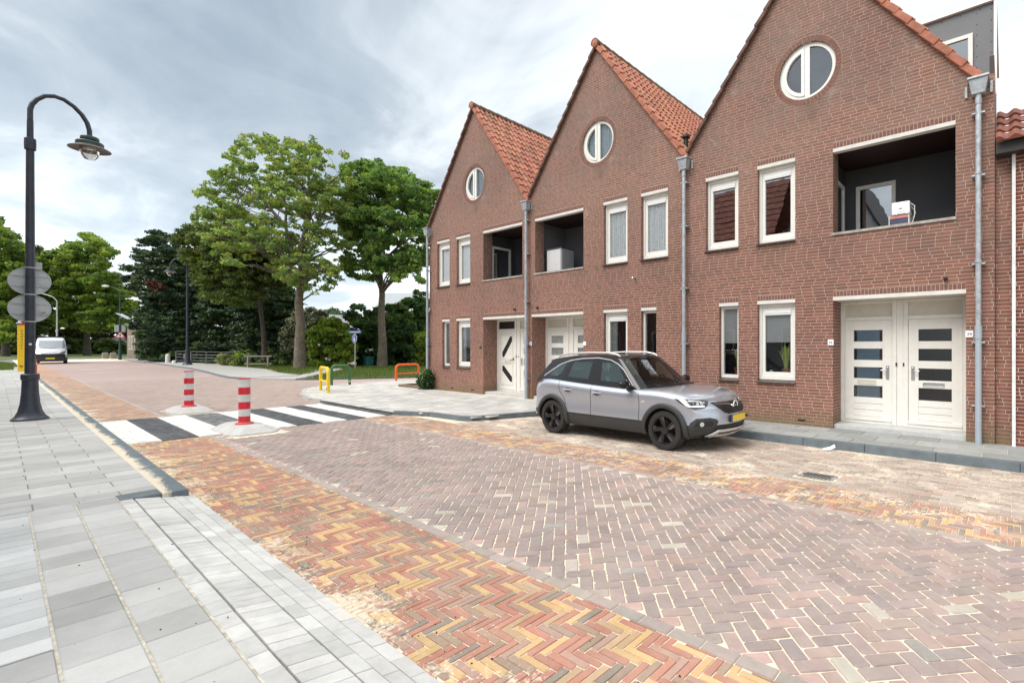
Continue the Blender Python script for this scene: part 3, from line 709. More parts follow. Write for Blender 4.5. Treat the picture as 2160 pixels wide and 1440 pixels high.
def zig_door(T, x0, x1, z0, z1, y):
    """leaf with two slanted black lights forming an arrow"""
    b = MB(); b.box(x0, x1, y, y + .05, z0, z1); b.box(x0, x1, y - .02, y, z0 + .03, z0 + .085); d = b.build('door', CREAM, T, bevel=.003)
    zm = z0 + 1.02; xl, xr = x0 + .20, x1 - .15; w_ = .085
    for (zA, zB, sg) in ((zm + .10, z1 - .18, 1), (zm - .20, z0 + .30, -1)):
        q = MB(); q.prism_y([(xl, zA), (xl + w_, zA), (xr, zB - sg * .16), (xr, zB), (xr - w_, zB), (xl, zA + sg * .16)] if sg > 0 else [(xl, zA), (xl, zA - .16), (xr - w_, zB), (xr, zB), (xr, zB + .16), (xl + w_, zA)], y - .008, y - .001); q.build('slanted_pane', BLACK, d)
    b = MB()
    for (p, q_) in (((x0 + .1, zm + .02), (x1 - .1, z1 - .1)), ((x0 + .1, z0 + .18), (x1 - .1, zm - .12))):
        frame_y(b, p[0], q_[0], p[1], q_[1], .014, y - .007, y + .001)
    b.build('moulding', CREAM2, d)
    handle_set(d, x1 - .06, zm, y, -1, BLACK, False); letterbox(d, (x0 + x1) / 2 + .06, zm - .06, y, .34, CREAM2)
    return d
def entrance(T, D0, D1, zt, left, right, mirror):
    y = REC; z0 = .085; za = zt - .075; mid = (D0 + D1) / 2; pw = .10
    b = MB(); b.box(D0, D0 + .075, y, y + .11, z0, za); b.box(D1 - .075, D1, y, y + .11, z0, za); b.box(mid - .135, mid - .06, y, y + .11, z0, za); b.box(mid + .06, mid + .135, y, y + .11, z0, za)
    b.box(mid - .06, mid + .06, y + .02, y + .09, z0, za)
    for a, c in ((D0 + .075, mid - .135), (mid + .135, D1 - .075)):
        b.box(a, c, y + .001, y + .109, z0 + 2.02, z0 + 2.09); b.box(a, c, y + .001, y + .109, za - .05, za); b.box(a, c, y - .01, y + .1, z0, z0 + .03)
    fr = b.build('door_frame', CREAM, T, bevel=.004)
    for i, (a, c) in enumerate(((D0 + .075, mid - .135), (mid + .135, D1 - .075))):
        b = MB(); b.box(a, c, y + .04, y + .06, z0 + 2.09, za - .05)
        kind = (left, right)[i]
        b.build('transom_panel', BLACK if kind == 'zig' else CREAM2, fr)
        args = (T, a + .004, c - .004, z0 + .03, z0 + 2.018)
        if kind == 'zig': zig_door(*args, y + .02)
        else: slot_door(*args, y + .02, kind, i == 0)
    for xx in (mid - .075, mid + .05): b = MB(); b.box(xx, xx + .025, y - .004, y + .01, z0 + 1.13, z0 + 1.2); b.build('doorbell', BLACK, fr)
    b = MB(); b.box(D0 - .02 if False else D0 + .002, D1 - .002, .06, y + .2, -.1, z0 - .002); b.build('threshold', THRESH, T, bevel=.006)
    b = MB(); b.box(D0, D1, .12, y + .2, za + .002, za + .03); b.build('door_soffit', CREAM2, T)
    lintel(T, D0, D1, zt)
def pantile_slope(T, side, name='roof', yA=-.07, yB=HD, dormer=None):
    """S-shaped pantiles in stepped courses; side -1 = slope facing west, +1 = east"""
    x_e = 0. if side < 0 else W; dx = (W / 2) * (1 if side < 0 else -1); dz = PEAK + .03 - EAVE
    Ls = math.hypot(dx, dz); ux, uz = dx / Ls, dz / Ls; nx, nz = (-uz if side < 0 else uz), abs(ux)
    nc = 14; per = .185; sub = 8; ny = int((yB - yA) / per * sub)
    V = []; F = []; Cc = []
    def wave(y):
        t = (y / per) % 1.; return .030 * math.sin(2 * PI * t) + .010 * math.sin(4 * PI * t + .6)
    for c in range(nc):
        s0, s1 = Ls * c / nc - .04, Ls * (c + 1) / nc
        for (s, lift) in ((s0, -.005), (s0, .050), (s1 + .01, .012)):
            for k in range(ny + 1):
                y = yA + (yB - yA) * k / ny; h = lift + wave(y) * (1. if lift > 0 else .4)
                if lift > 0: h += .008 * math.sin((int(y / per) * 12.9 + c * 7.7) * 3.1)
                V.append((x_e + ux * s + nx * (h + .03), y, EAVE + uz * s + nz * (h + .03)))
                q = rnd.Random if False else None
        base = c * 3 * (ny + 1)
        for r_ in (0, 1):
            for k in range(ny):
                i = base + r_ * (ny + 1) + k; F.append([i, i + 1, i + ny + 2, i + ny + 1])
    me = bpy.data.meshes.new(name); me.from_pydata(V, [], F); me.materials.append(TILE)
    at = me.color_attributes.new('Col', 'FLOAT_COLOR', 'CORNER'); cols = []
    for c in range(nc):
        tint = {}
        for r_ in (0, 1):
            for k in range(ny):
                ti = k // sub
                if ti not in tint:
                    g = rnd.uniform(.72, 1.18); tint[ti] = (.40 * g, (.155 + rnd.uniform(-.02, .02)) * g, .092 * g, 1)
                cols += [tint[ti]] * 4
    at.data.foreach_set('color', np.array(cols, np.float32).ravel())
    me.polygons.foreach_set('use_smooth', [True] * len(me.polygons)); me.set_sharp_from_angle(angle=R(45)); me.update()
    return link(me, name, T)
def verge(T, side):
    """overlapping clay verge tiles along the gable edge"""
    x_e = 0. if side < 0 else W; dx = (W / 2) * (1 if side < 0 else -1); dz = PEAK - EAVE; Ls = math.hypot(dx, dz); ux, uz = dx / Ls, dz / Ls; nx, nz = (-uz if side < 0 else uz), abs(ux)
    b = MB(); n = 14
    for c in range(n):
        s0, s1 = Ls * c / n - .045, Ls * (c + 1) / n - .002; h0, h1 = (.085, .05) if side > 0 else (.065, .04); lo = -.06 if side > 0 else -.035
        P_ = lambda s, h, y: (x_e + ux * s + nx * h, y, EAVE + uz * s + nz * h)
        y0, y1 = -.085 - (.010 if c % 2 else .006), .115
        b.hexa([P_(s0, lo + .02, y0 - .008), P_(s0, lo + .02, y1), P_(s1, lo, y1), P_(s1, lo, y0 + .006), P_(s0, h0, y0 - .008), P_(s0, h0, y1), P_(s1, h1, y1), P_(s1, h1, y0 + .006)])
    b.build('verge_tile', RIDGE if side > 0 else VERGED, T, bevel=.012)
def ridge(T):
    b = MB(); y = -.11; n = 26; p = (HD + .1) / n
    for k in range(n):
        r0, r1 = .125, .108; y0, y1 = y + k * p - .02, y + (k + 1) * p; seg = 10
        for j in range(seg):
            t0, t1 = -.35 + (PI + .7) * j / seg, -.35 + (PI + .7) * (j + 1) / seg
            pt = lambda r, t, yy: (W/2 + r * math.cos(t), yy, PEAK + .04 + r * math.sin(t))
            b.poly([pt(r0, t0, y0), pt(r0, t1, y0), pt(r1, t1, y1), pt(r1, t0, y1)]); 
            b.poly([pt(r0 - .02, t0, y0), pt(r0 - .02, t1, y0), pt(r0, t1, y0), pt(r0, t0, y0)])
    b.build('ridge_tile', RIDGED, T, smooth=True)
    b = MB(); b.lathe([(0, -.125), (.10, -.125), (.118, -.115), (.118, -.08)], (W/2, 0, PEAK + .04), 20, axis='y'); b.build('ridge_end_disc', RIDGE, T, smooth=True)
def drainpipe(T, x, ztop=5.72, y=-.105):
    b = MB(); b.tube([(x, y, ztop), (x, y, 1.9)], .041, 12); b.tube([(x, y, ztop - .06), (x, y, ztop - .16)], .047, 12)
    for z in (4.45, 3.0): b.tube([(x, y, z), (x, y, z - .035)], .052, 12)
    pp = b.build('drainpipe', ZINC, T, smooth=True)
    b = MB(); b.tube([(x, y, 1.92), (x, y, -.01)], .046, 12); b.tube([(x, y, 1.93), (x, y, 1.72)], .052, 12); b.build('lower_pipe', PVC, pp, smooth=True)
    for z in (5.42, 4.4, 2.95, 1.66, .62): b = MB(); b.box(x - .09, x + .09, y - .012, y + .1, z - .012, z + .012); b.build('pipe_bracket', ZINC, pp)
    b = MB(); zt, zb = 5.99, 5.72
    q = lambda w_, d0, z: [(x - w_, d0, z), (x + w_, d0, z), (x + w_, -.012, z), (x - w_, -.012, z)]
    A, B_, D_ = q(.09, -.17, zb), q(.13, -.205, zt - .04), q(.17, -.25, zt)
    b.hexa(A + B_); b.box(x - .15, x + .15, -.225, -.01, zt - .035, zt); b.box(x - .19, x - .15, -.03, -.004, zb + .02, zt - .06); b.box(x + .15, x + .19, -.03, -.004, zb + .02, zt - .06)
    b.build('rainwater_hopper', ZINC, T, bevel=.006)

def facade(T, mirror, doors, side_walls=()):
    fx = (lambda a, c: (W - c, W - a)) if mirror else (lambda a, c: (a, c))
    A, B_, Nn, Lg, Dr = fx(.519, 1.324), fx(1.765, 2.573), fx(.858, 1.324), fx(3.312, 5.303), fx(3.312, 5.449)
    UL, US, LL, LS, WL, WS, DL = 5.433, 3.734, 5.427, 3.745, 2.557, .829, 2.554
    rects = [(A, US, UL), (B_, US, UL), (Nn, WS, WL), (B_, WS, WL), (Lg, LS, LL)]
    cx, cz, cr = W / 2, 7.129, .562
    outer = [(0, -.15), (Dr[0], -.15), (Dr[0], DL), (Dr[1], DL), (Dr[1], -.15), (W, -.15), (W, EAVE), (W/2, PEAK), (0, EAVE)]
    holes = [[(r[0], z0), (r[0], z1), (r[1], z1), (r[1], z0)] for r, z0, z1 in rects]
    circ = [(cx + cr * math.cos(-2*PI*k/48), cz + cr * math.sin(-2*PI*k/48)) for k in range(48)]
    loops = [outer] + holes + [circ]
    tris = tessellate_polygon([[Vector((p[0], p[1], 0)) for p in lp] for lp in loops])
    flat = [p for lp in loops for p in lp]
    b = MB(); b.v = [(p[0], 0., p[1]) for p in flat]
    for t in tris:
        p = [flat[i] for i in t]; ccw = (p[1][0]-p[0][0])*(p[2][1]-p[0][1]) - (p[1][1]-p[0][1])*(p[2][0]-p[0][0])
        b._f(list(t) if ccw > 0 else list(t)[::-1], 0)
    def reveal(lp, d):
        for i in range(len(lp)):
            p, q = lp[i], lp[(i + 1) % len(lp)]; b.poly([(p[0], 0, p[1]), (q[0], 0, q[1]), (q[0], d, q[1]), (p[0], d, p[1])])
    for h, (r, z0, z1) in zip(holes, rects): reveal(h, .36 if r is Lg else .175)
    reveal(circ, .14)
    for x in Dr: b.poly([(x, 0, -.15), (x, 0, DL), (x, REC + .15, DL), (x, REC + .15, -.15)])
    for x in side_walls: b.poly([(x, 0, -.15), (x, HD, -.15), (x, HD, EAVE), (x, 0, EAVE)])
    b.build('wall', BRICK, T)
    b = MB(); b.poly([(0, HD, -.15), (W, HD, -.15), (W, HD, EAVE), (W/2, HD, PEAK), (0, HD, EAVE)]); b.build('rear_wall', BRICK, T)
    for x in (W * .25, W * .47): b = MB(); b.box(x, x + .15, -.003, .01, .085, .125); b.build('air_brick', BLACK, T)
    for r, z0, z1 in rects:
        if r is not Lg: lintel(T, r[0], r[1], z1)
    lintel(T, Lg[0], Lg[1], LL)
    entrance(T, Dr[0], Dr[1], DL, doors[0], doors[1], mirror)
    round_window(T, cx, cz, .56, not side_walls or side_walls[0] == 0)
    # loggia
    b = MB(); b.box(Lg[0] - .03, Lg[1] + .01, -.025, .17, LS, LS + .05); b.build('loggia_sill', SILLST, T, bevel=.006)
    l0, l1 = Lg[0] - .13, Lg[1] + .13; YB = 1.42; zf, zc = 3.55, LL - .02
    b = MB(); b.box(l0, l1, YB, YB + .05, zf, zc); b.box(l0 - .05, l0, .36, YB + .05, zf, zc); b.box(l1, l1 + .05, .36, YB + .05, zf, zc)
    b.box(l0, Lg[0] - .005, .34, .36, zf, zc); b.box(Lg[1] + .005, l1, .34, .36, zf, zc); b.box(l0, l1, .16, YB, zf - .05, zf)
    lg = b.build('loggia_wall', CHAR if not mirror else GREYP, T)
    b = MB(); b.box(l0, l1, .12, YB, zc, zc + .04); b.build('loggia_ceiling', MAROON, T)
    def lwin(x0, x1, z0, z1, axis, pos):
        b = MB()
        if axis == 'y': frame_y(b, x0, x1, z0, z1, .075, pos - .045, pos - .002)
        else:
            tmp = MB(); frame_y(tmp, x0, x1, z0, z1, .075, 0, .045); s_ = 1 if pos < W/2 + 1.5 else -1
            b.v = [(pos + s_ * (.002 + p[1]), p[0], p[2]) for p in tmp.v]; b.f = tmp.f; b.m = tmp.m
        wdw = b.build('loggia_window', CREAM, T)
        b = MB()
        if axis == 'y': b.poly([(x0 + .07, pos - .02, z0 + .07), (x1 - .07, pos - .02, z0 + .07), (x1 - .07, pos - .02, z1 - .07), (x0 + .07, pos - .02, z1 - .07)])
        else: b.poly([(pos + s_ * .02, x0 + .07, z0 + .07), (pos + s_ * .02, x1 - .07, z0 + .07), (pos + s_ * .02, x1 - .07, z1 - .07), (pos + s_ * .02, x0 + .07, z1 - .07)])
        b.build('pane', GLASS_R, wdw)
        b = MB()
        if axis == 'y': b.box(x0 + .06, x1 - .06, pos - .012, pos - .006, z0 + .06, z1 - .06)
        else: b.box(pos + s_ * .006, pos + s_ * .012, x0 + .06, x1 - .06, z0 + .06, z1 - .06)
        b.build('window_backing', DARKROOM if not (axis == 'x' and T.name == 'row_house') else CURT, wdw)
    bx = fx(3.312 + .10, 3.312 + .86)
    if T.name == 'row_house': lwin(4.2, 4.95, zf + .05, 5.05, 'y', YB)
    else: lwin(bx[0], bx[1], zf + .05, 5.02, 'y', YB)
    lwin(.42, 1.22, zf + .05, 5.02, 'x', l0 if not mirror else l1)
    return A, B_, Nn, Lg, Dr

H = []
specs = [(X1, False, ('zig', 'lace'), (0,), 'brick house furthest along the terrace, arrow shaped black door lights, white blinds upstairs'),
         (X2, True, ('lace', 'lace'), (), 'middle brick house of the terrace with lace curtains and a cabinet on its balcony'),
         (X3, False, ('film', 'dark'), (W,), 'nearest brick house of the terrace, grey dormer and house numbers 36 and 34')]
for i, (x0, mir, doors, sides, lab) in enumerate(specs):
    T = thing('row_house', lab, 'house', (x0, 0, 0), group='gabled brick row houses'); H.append(T)
    A, B_, Nn, Lg, Dr = facade(T, mir, doors, sides)
    up = {0: ('blind', 'blind'), 1: ('lace', 'lace'), 2: (None, None)}[i]
    window(T, A[0], A[1], 3.734, 5.433, fill=up[0], gl=GLASS_R if i == 2 else GLASS)
    window(T, B_[0], B_[1], 3.734, 5.433, fill=up[1], gl=GLASS_R if i == 2 else GLASS)
    window(T, Nn[0], Nn[1], .829, 2.557, sash=False, vent=False, fill={0: 'curtain', 1: None, 2: 'half'}[i])
    window(T, B_[0], B_[1], .829, 2.557, fill={0: 'curtain', 1: 'curtain', 2: 'half'}[i])
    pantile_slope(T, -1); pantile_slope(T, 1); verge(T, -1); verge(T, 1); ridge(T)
    b = MB(); b.box(W - .12, W + .12, -.02, HD, EAVE - .12, EAVE - .02)
    if i < 2: b.build('valley_gutter', ZINC, T)
    drainpipe(T, W - .004 + (0.03 if i == 2 else 0.0))
drainpipe(H[0], .02)
# outside lights / hooks and small wall fittings
b = MB(); b.lathe([(.0, 0), (.03, 0), (.035, -.02), (.012, -.05), (.012, -.09)], (X2 - X2 + 4.07, 0, 3.35), 12, axis='y'); b.ball((4.07, -.09, 3.31), (.03, .03, .05)); b.build('wall_hook', STEEL, H[1], smooth=True)
for hh, x in ((0, 4.95), (1, .42), (2, 5.16)):
    b = MB(); b.box(x - .03, x + .03, -.05, .0, 2.73, 2.77); b.ball((x, -.05, 2.75), .028, 8, 6); b.build('overflow_spout', BLACK, H[hh])
b = MB(); b.tube([(1.2, 0, 3.25), (1.26, -.09, 3.19)], .012, 6); b.build('wall_hook', STEEL, H[0])
ENAM = M('white_enamel', (.85, .86, .87), .3, var=.02); INK = M('dark_numeral', (.05, .05, .06), .5)
def plate(T, x, z, body):
    b = MB(); b.box(x - .055, x + .055, -.014, -.001, z - .055, z + .055); p = b.build('number_plate', ENAM, T, bevel=.006)
    if body: text('numerals', body, .072, INK, p, (x, -.0155, z), (R(90), 0, 0), .0006)
plate(H[2], 3.27, 1.67, '36'); plate(H[2], 5.495, 1.80, '34'); plate(H[1], .09, 1.67, '38'); plate(H[1], W - 3.26, 1.67, None)
text('numerals', '44', .12, INK, H[0], (3.17, -.012, 1.55), (R(90), 0, 0), .008)
# dormer on the nearest house
x0d, x1d, yd, zt = 3.9, 5.80, 1.15, 7.87
b = MB(); b.box(x0d, x1d, yd, yd + 3.2, EAVE - .1, zt); dm = b.build('dormer', M('grey_dormer_panel', (.155, .16, .172), .55, var=.08, scale=2), H[2])
b = MB(); b.box(x0d - .05, x1d + .05, yd - .06, yd + 3.25, zt, zt + .05); b.box(x1d + .004, x1d + .05, yd - .05, yd - .01, EAVE + .1, zt); b.build('edge_trim', ALU, dm)
b = MB(); frame_y(b, 4.55, 5.49, EAVE + .4, 7.40, .07, yd - .05, yd - .002); dw = b.build('window', CREAM, dm)
b = MB(); b.box(4.61, 5.43, yd - .02, yd - .012, EAVE + .46, 7.34); b.build('pane', glass_mat('dormer_glass', (.2, .22, .24), .3), dw)
b = MB(); b.box(4.61, 5.43, yd - .010, yd - .004, EAVE + .46, 7.34); b.build('window_backing', GREYP, dw)
b = MB()
for k in range(8):
    for x in (5.55, 5.77): b.ball((x, yd - .004, EAVE + .3 + k * .2), (.008, .006, .008), 6, 4)
for k in range(6): b.ball((4.1 + k * .3, yd - .004, zt - .06), (.008, .006, .008), 6, 4)
b.build('panel_screw', BLACK, dm)
b = MB(); b.box(W + .17, W + .235, .02, .9, 4.75, 6.35); b.build('eaves_board', M('dark_brown_board', (.05, .03, .025), .6), H[2])
b = MB(); b.box(W + .005, W + .24, .0, HD, -.15, EAVE); b.build('wall', BRICK, H[2])
# black flue on the middle house and a roof light on the far one
fz = EAVE + .30
b = MB(); b.tube([(W - .22, .35, fz - .1), (W - .22, .35, fz + .30)], .055, 14); b.lathe([(0, .42), (.085, .40), (.10, .36), (.10, .33), (.055, .30)], (W - .22, .35, fz), 14); b.build('flue', BLACK, H[1], smooth=True)
b = MB(); sx = W - .95; b.hexa([(sx - .3, 2.5, EAVE + .75 + .50), (sx + .18, 2.5, EAVE + .95 - .10), (sx + .18, 3.3, EAVE + .95 - .10), (sx - .3, 3.3, EAVE + .75 + .5), (sx - .18, 2.5, EAVE + 1.48), (sx + .30, 2.5, EAVE + .95), (sx + .30, 3.3, EAVE + .95), (sx - .18, 3.3, EAVE + 1.48)]); b.build('roof_light', CHAR, H[0], bevel=.01)

# neighbour at the right edge
T = thing('neighbouring_house', 'older dark red brick house at the right end with a low tiled eave', 'house', (-.16, 0, 0))
b = MB(); b.box(0.005, .245, .09, .5, -.15, 5.05); b.build('recessed_wall', BRICK, T)
b = MB(); b.box(.245, 6, .03, 6, -.15, 5.02); b.build('wall', BRICK_OLD, T)
b = MB(); b.box(.222, .268, -.02, .03, -.02, 4.7); b.build('corner_trim', M('white_corner_strip', (.72, .73, .74), .5), T)
b = MB(); b.box(.02, 6, -.20, .1, 4.66, 4.835); b.build('eaves_board', M('dark_stained_board', (.03, .027, .025), .6), T)
b = MB(); V = []; ny = 220
for c in range(4):
    for (s, lift) in ((c * .36, .0), (c * .36, .05), ((c + 1) * .36 + .01, .012)):
        for k in range(ny + 1):
            x = .02 + 6 * k / ny; h = lift + (.03 * math.sin(x / .21 * 2 * PI) if lift else 0); b.v.append((x, -.30 + s * .8 - .55 * h, 4.82 + s * .6 + .8 * h))
    base = c * 3 * (ny + 1)
    for r_ in (0, 1):
        for k in range(ny): i = base + r_ * (ny + 1) + k; b._f([i, i + 1, i + ny + 2, i + ny + 1], 0)
b.build('roof', M('dark_red_pantile', (.21, .07, .045), .75, var=.35, scale=5), T, smooth=True)

# things on the balconies and in the windows
T = thing('storage_cabinet', 'light grey ribbed storage cabinet standing on the middle house balcony', 'cabinet', (-10.86, .62, 3.55))
b = MB(); b.box(-.30, .32, -.27, .27, 0, .97); b.build('body', M('light_grey_plastic', (.46, .47, .48), .5, var=.05), T, bevel=.01)
b = MB(); b.box(-.32, .34, -.29, .29, .97, 1.0); b.build('lid', CHAR, T, bevel=.005)
b = MB()
for k in range(9): b.box(.32, .335, -.25 + k * .058, -.22 + k * .058, .04, .94)
b.build('ribbed_side', M('grey_ribs', (.34, .35, .37), .5), T)
b = MB(); b.box(-.28, .30, -.285, -.27, .03, .95); b.build('door', M('pale_grey_door', (.58, .59, .60), .5, var=.04), T)
T = thing('plastic_crate', 'worn white crate with red and dark blue front on the nearest balcony sill', 'crate', (-1.56, .14, 3.796))
b = MB(); b.box(-.16, .17, -.10, .24, 0, .012); b.box(-.16, -.145, -.10, .24, .012, .17); b.box(.155, .17, -.10, .24, .012, .17); b.box(-.145, .155, .225, .24, .012, .17); b.build('body', M('dirty_white_plastic', (.62, .61, .60), .5, var=.2), T)
b = MB(); b.box(-.143, .153, -.095, -.08, .012, .115); b.build('blue_panel', M('dark_blue_plastic', (.045, .05, .10), .5, var=.3), T)
b = MB(); b.box(-.143, .153, -.1, -.08, .117, .165); b.build('red_panel', M('faded_red_plastic', (.55, .20, .17), .6, var=.2), T)
b = MB(); b.tube([(.18, .0, .38), (.24, .02, .33), (.235, .03, .15), (.20, .02, .02)], .008, 6); b.tube([(.17, .06, .36), (.25, .08, .22), (.2, .09, .13)], .006, 6); b.build('cable', WHITE, T, smooth=True)
T = thing('white_appliance', 'small white box shaped appliance with a dark label, stacked on the balcony crate', 'appliance', (-1.53, .12, 3.968))
b = MB(); b.box(-.14, .15, -.09, .2, .012, .235); b.build('body', M('white_plastic', (.82, .84, .85), .35, var=.02), T, bevel=.012)
b = MB(); b.box(-.02, .03, -.093, -.089, .105, .12); b.build('badge', BLACK, T)
b = MB(); annulus_y(b, 0.02, -.015, .075, .095, -.098, -.088, .25, PI - .25, 16); b.box(-.12, -.10, -.06, .16, -.001, .012); b.box(.10, .12, -.06, .16, -.001, .012); b.build('carry_handle', M('white_handle', (.8, .81, .82), .4), T)
b = MB(); b.box(.150, .154, -.06, .17, .04, .2); b.build('vent_side', M('grey_vent', (.22, .22, .22), .6), T)
def snake_plant(x, y, z, label, h=.66, n=24):
    T = thing('snake_plant', label, 'plant', (x, y, z), group='potted plants in the front windows')
    b = MB(); b.lathe([(0, 0), (.075, 0), (.10, .15), (.108, .15), (.108, .175), (.095, .175), (.09, .15), (0, .15)], n=20); b.build('pot', M('terracotta', (.33, .12, .065), .7), T, smooth=True)
    b = MB()
    for k in range(n):
        a = rnd.uniform(0, 2*PI); r = rnd.uniform(0, .05); hh = h * rnd.uniform(.5, 1.); lean = rnd.uniform(.02, .2); w_ = rnd.uniform(.026, .040); bx, by = r*math.cos(a), r*math.sin(a); t = a + PI/2
        pts = [(bx + lean * math.cos(a) * f * f, by * (1 - f) + .3 * lean * math.sin(a) * f * f, .14 + hh * f, w_ * (1 - f ** 3) * (.7 + f * .9)) for f in (0, .25, .5, .75, .92, 1)]
        for i in range(5):
            p, q = pts[i], pts[i+1]; b.poly([(p[0] - p[3]*math.cos(t), p[1] - p[3]*math.sin(t), p[2]), (p[0] + p[3]*math.cos(t), p[1] + p[3]*math.sin(t), p[2]), (q[0] + q[3]*math.cos(t), q[1] + q[3]*math.sin(t), q[2]), (q[0] - q[3]*math.cos(t), q[1] - q[3]*math.sin(t), q[2])])
    b.build('leaves', M('snake_plant_leaf', (.42, .48, .15), .45, var=.4, scale=25), T)
snake_plant(X3 + 2.30, .27, .945, 'large potted snake plant filling the wide ground floor window of the nearest house')
snake_plant(X3 + 1.20, .29, .945, 'smaller potted snake plant in the narrow ground floor window above the car', .5, 12)
T = thing('white_ornament', 'small rounded white ornament at the left of the wide ground floor window', 'ornament', (X3 + 1.96, .27, .945))
b = MB(); b.lathe([(0, 0), (.07, .01), (.085, .06), (.05, .11), (.02, .14), (0, .145)], n=16); b.build('body', ENAM, T, smooth=True)
T = thing('candle_holders', 'white candle and glass goblet on the upper window sill of the nearest house', 'ornament', (X3 + 2.25, .25, 3.85))
b = MB(); b.tube([(0, 0, .03), (0, 0, .19)], .028, 12); b.tube([(-.07, .02, .03), (-.07, .02, .12)], .03, 12); b.build('candle', ENAM, T, smooth=True)
b = MB(); b.lathe([(.03, .03), (.006, .04), (.006, .12), (.045, .16), (.05, .22)], (.11, 0, 0), 14); b.build('goblet', glass_mat('goblet_glass', (.8, .8, .8), .25), T, smooth=True)

# houses across the street (behind the camera): they stand in the window reflections
T = thing('opposite_house', 'long brick house across the street with a steep tiled roof, seen only in the windows', 'house', (0, -15, 0))
b = MB(); b.box(-32, -10.4, -8, 0, -.15, 5.2); b.build('wall', BRICK_OPP, T)
b = MB(); 
for s in range(16):
    f0, f1 = s / 16, (s + 1) / 16; b.poly([(-32, .3 - 4.3 * f0, 5.1 + 6.6 * f0 + .05), (-10.4, .3 - 4.3 * f0, 5.1 + 6.6 * f0 + .05), (-10.4, .3 - 4.3 * f1, 5.1 + 6.6 * f1), (-32, .3 - 4.3 * f1, 5.1 + 6.6 * f1)])
b.poly([(-32, -4, 11.7), (-10.4, -4, 11.7), (-10.4, -8.3, 5.1), (-32, -8.3, 5.1)])
b.build('roof', M('brown_red_tile', (.30, .115, .08), .8, var=.4, scale=4), T)
for k in range(5):
    x = -30 + k * 4.1
    b = MB(); frame_y(b, x, x + 1.5, .9, 2.5, .08, 0.003, .05); wn_ = b.build('window', WHITE, T); b = MB(); b.box(x + .08, x + 1.42, .004, .02, .98, 2.42); b.build('pane', M('dark_reflecting_pane', (.03, .035, .04), .08), wn_)

T = thing('opposite_gable', 'grey rendered gable house across the street, seen only in the upper window reflections', 'house', (-7.2, -15, 0))
b = MB(); b.prism_y([(-3.1, -.15), (3.1, -.15), (3.1, 5.2), (0.2, 11.3), (-3.1, 5.2)], -9, 0); b.build('wall', M('grey_render', (.46, .47, .49), .85, var=.06), T)
b = MB(); b.prism_y([(-3.4, 4.9), (.2, 11.6), (3.4, 4.9), (3.4, 4.65), (.2, 11.3), (-3.4, 4.65)], -9.2, .15); b.build('roof', M('dark_roof_edge', (.05, .05, .055), .7), T)
for x in (-2.2, .9): b = MB(); frame_y(b, x, x + 1.3, .9, 2.6, .08, .002, .05); w_ = b.build('window', WHITE, T); b = MB(); b.box(x + .08, x + 1.22, .004, .02, .98, 2.52); b.build('pane', M('dark_reflecting_pane', (.03, .035, .04), .08), w_)

# ------------------------------------------------------------------ street furniture
POST = M('blue_black_lamp_paint', (.026, .033, .048), .42, var=.3, scale=9, bump=.1)
LGREEN = M('dark_green_lamp_paint', (.02, .045, .042), .4, var=.2)
SHADE = M('lamp_brim_underside', (.10, .085, .075), .5, var=.2)
SIGNBACK = M('sign_back_aluminium', (.46, .475, .49), .5, metal=.25, var=.15, scale=5)
GALV = M('galvanised_steel', (.40, .42, .43), .5, metal=.4, var=.12)
BOWL = glass_mat('lamp_bowl', (.78, .78, .76), .12, .05)
def lamp_parts(T, ry):
    """ry: local direction of the arm (+1 = +y)"""
    b = MB(); b.lathe([(.0, 0), (.275, 0), (.275, .035), (.245, .06), (.215, .10), (.175, .20), (.145, .36), (.125, .60), (.118, .86), (.135, .88), (.135, .985), (.118, 1.0), (.080, 1.0)], n=28); b.build('base', POST, T, smooth=True, ang=35)
    b = MB(); b.lathe([(.080, 1.0), (.070, 3.5), (.060, 5.86), (.085, 5.86), (.088, 5.98), (.085, 6.10), (.05, 6.12), (.048, 6.5)], n=20); b.build('pole', POST, T, smooth=True, ang=30)
    raw = [(0, 6.5), (0, 6.74), (.025, 6.86), (.09, 6.99), (.20, 7.11), (.34, 7.16), (.48, 7.14), (.63, 7.04), (.75, 6.90), (.83, 6.74), (.865, 6.58), (.87, 6.42)]
    b = MB(); b.tube([(0, ry * a, z) for a, z in raw], .044, 12); b.build('arm', POST, T, smooth=True)
    h = thing('tmp', '', ''); bpy.data.objects.remove(h)
    yy = ry * .87
    b = MB(); b.lathe([(0, 6.43), (.14, 6.43), (.155, 6.41), (.155, 6.355), (.13, 6.345), (.12, 6.32), (.215, 6.31), (.23, 6.29), (.23, 6.215), (.20, 6.205)], (0, yy, 0), 28); sh = b.build('lamp_head', LGREEN, T, smooth=True, ang=30)
    b = MB(); b.lathe([(.19, 6.21), (.23, 6.215), (.345, 6.15), (.35, 6.135), (.235, 6.185), (.15, 6.19)], (0, yy, 0), 32); b.build('lamp_shade', SHADE, sh, smooth=True, ang=30)
    b = MB(); b.lathe([(.16, 6.19), (.165, 6.10), (.14, 6.0), (.09, 5.92), (0, 5.89)], (0, yy, 0), 24); b.build('glass_bowl', BOWL, sh, smooth=True)
    b = MB(); b.lathe([(0, 6.185), (.13, 6.185), (.11, 6.15), (0, 6.14)], (0, yy, 0), 20); b.build('reflector', M('lamp_reflector', (.6, .56, .48), .4), sh, smooth=True)
lamp = thing('street_lamp', 'tall dark bishop crook street lamp on the near pavement carrying two round signs', 'street lamp', (-16.83, -9.47, 0), group='crook armed street lamps')
lamp_parts(lamp, 1)
b = MB(); b.box(-.13, -.07, .05, .17, 3.28, 3.44); b.build('sensor_box', GALV, lamp, bevel=.006)
b = MB()
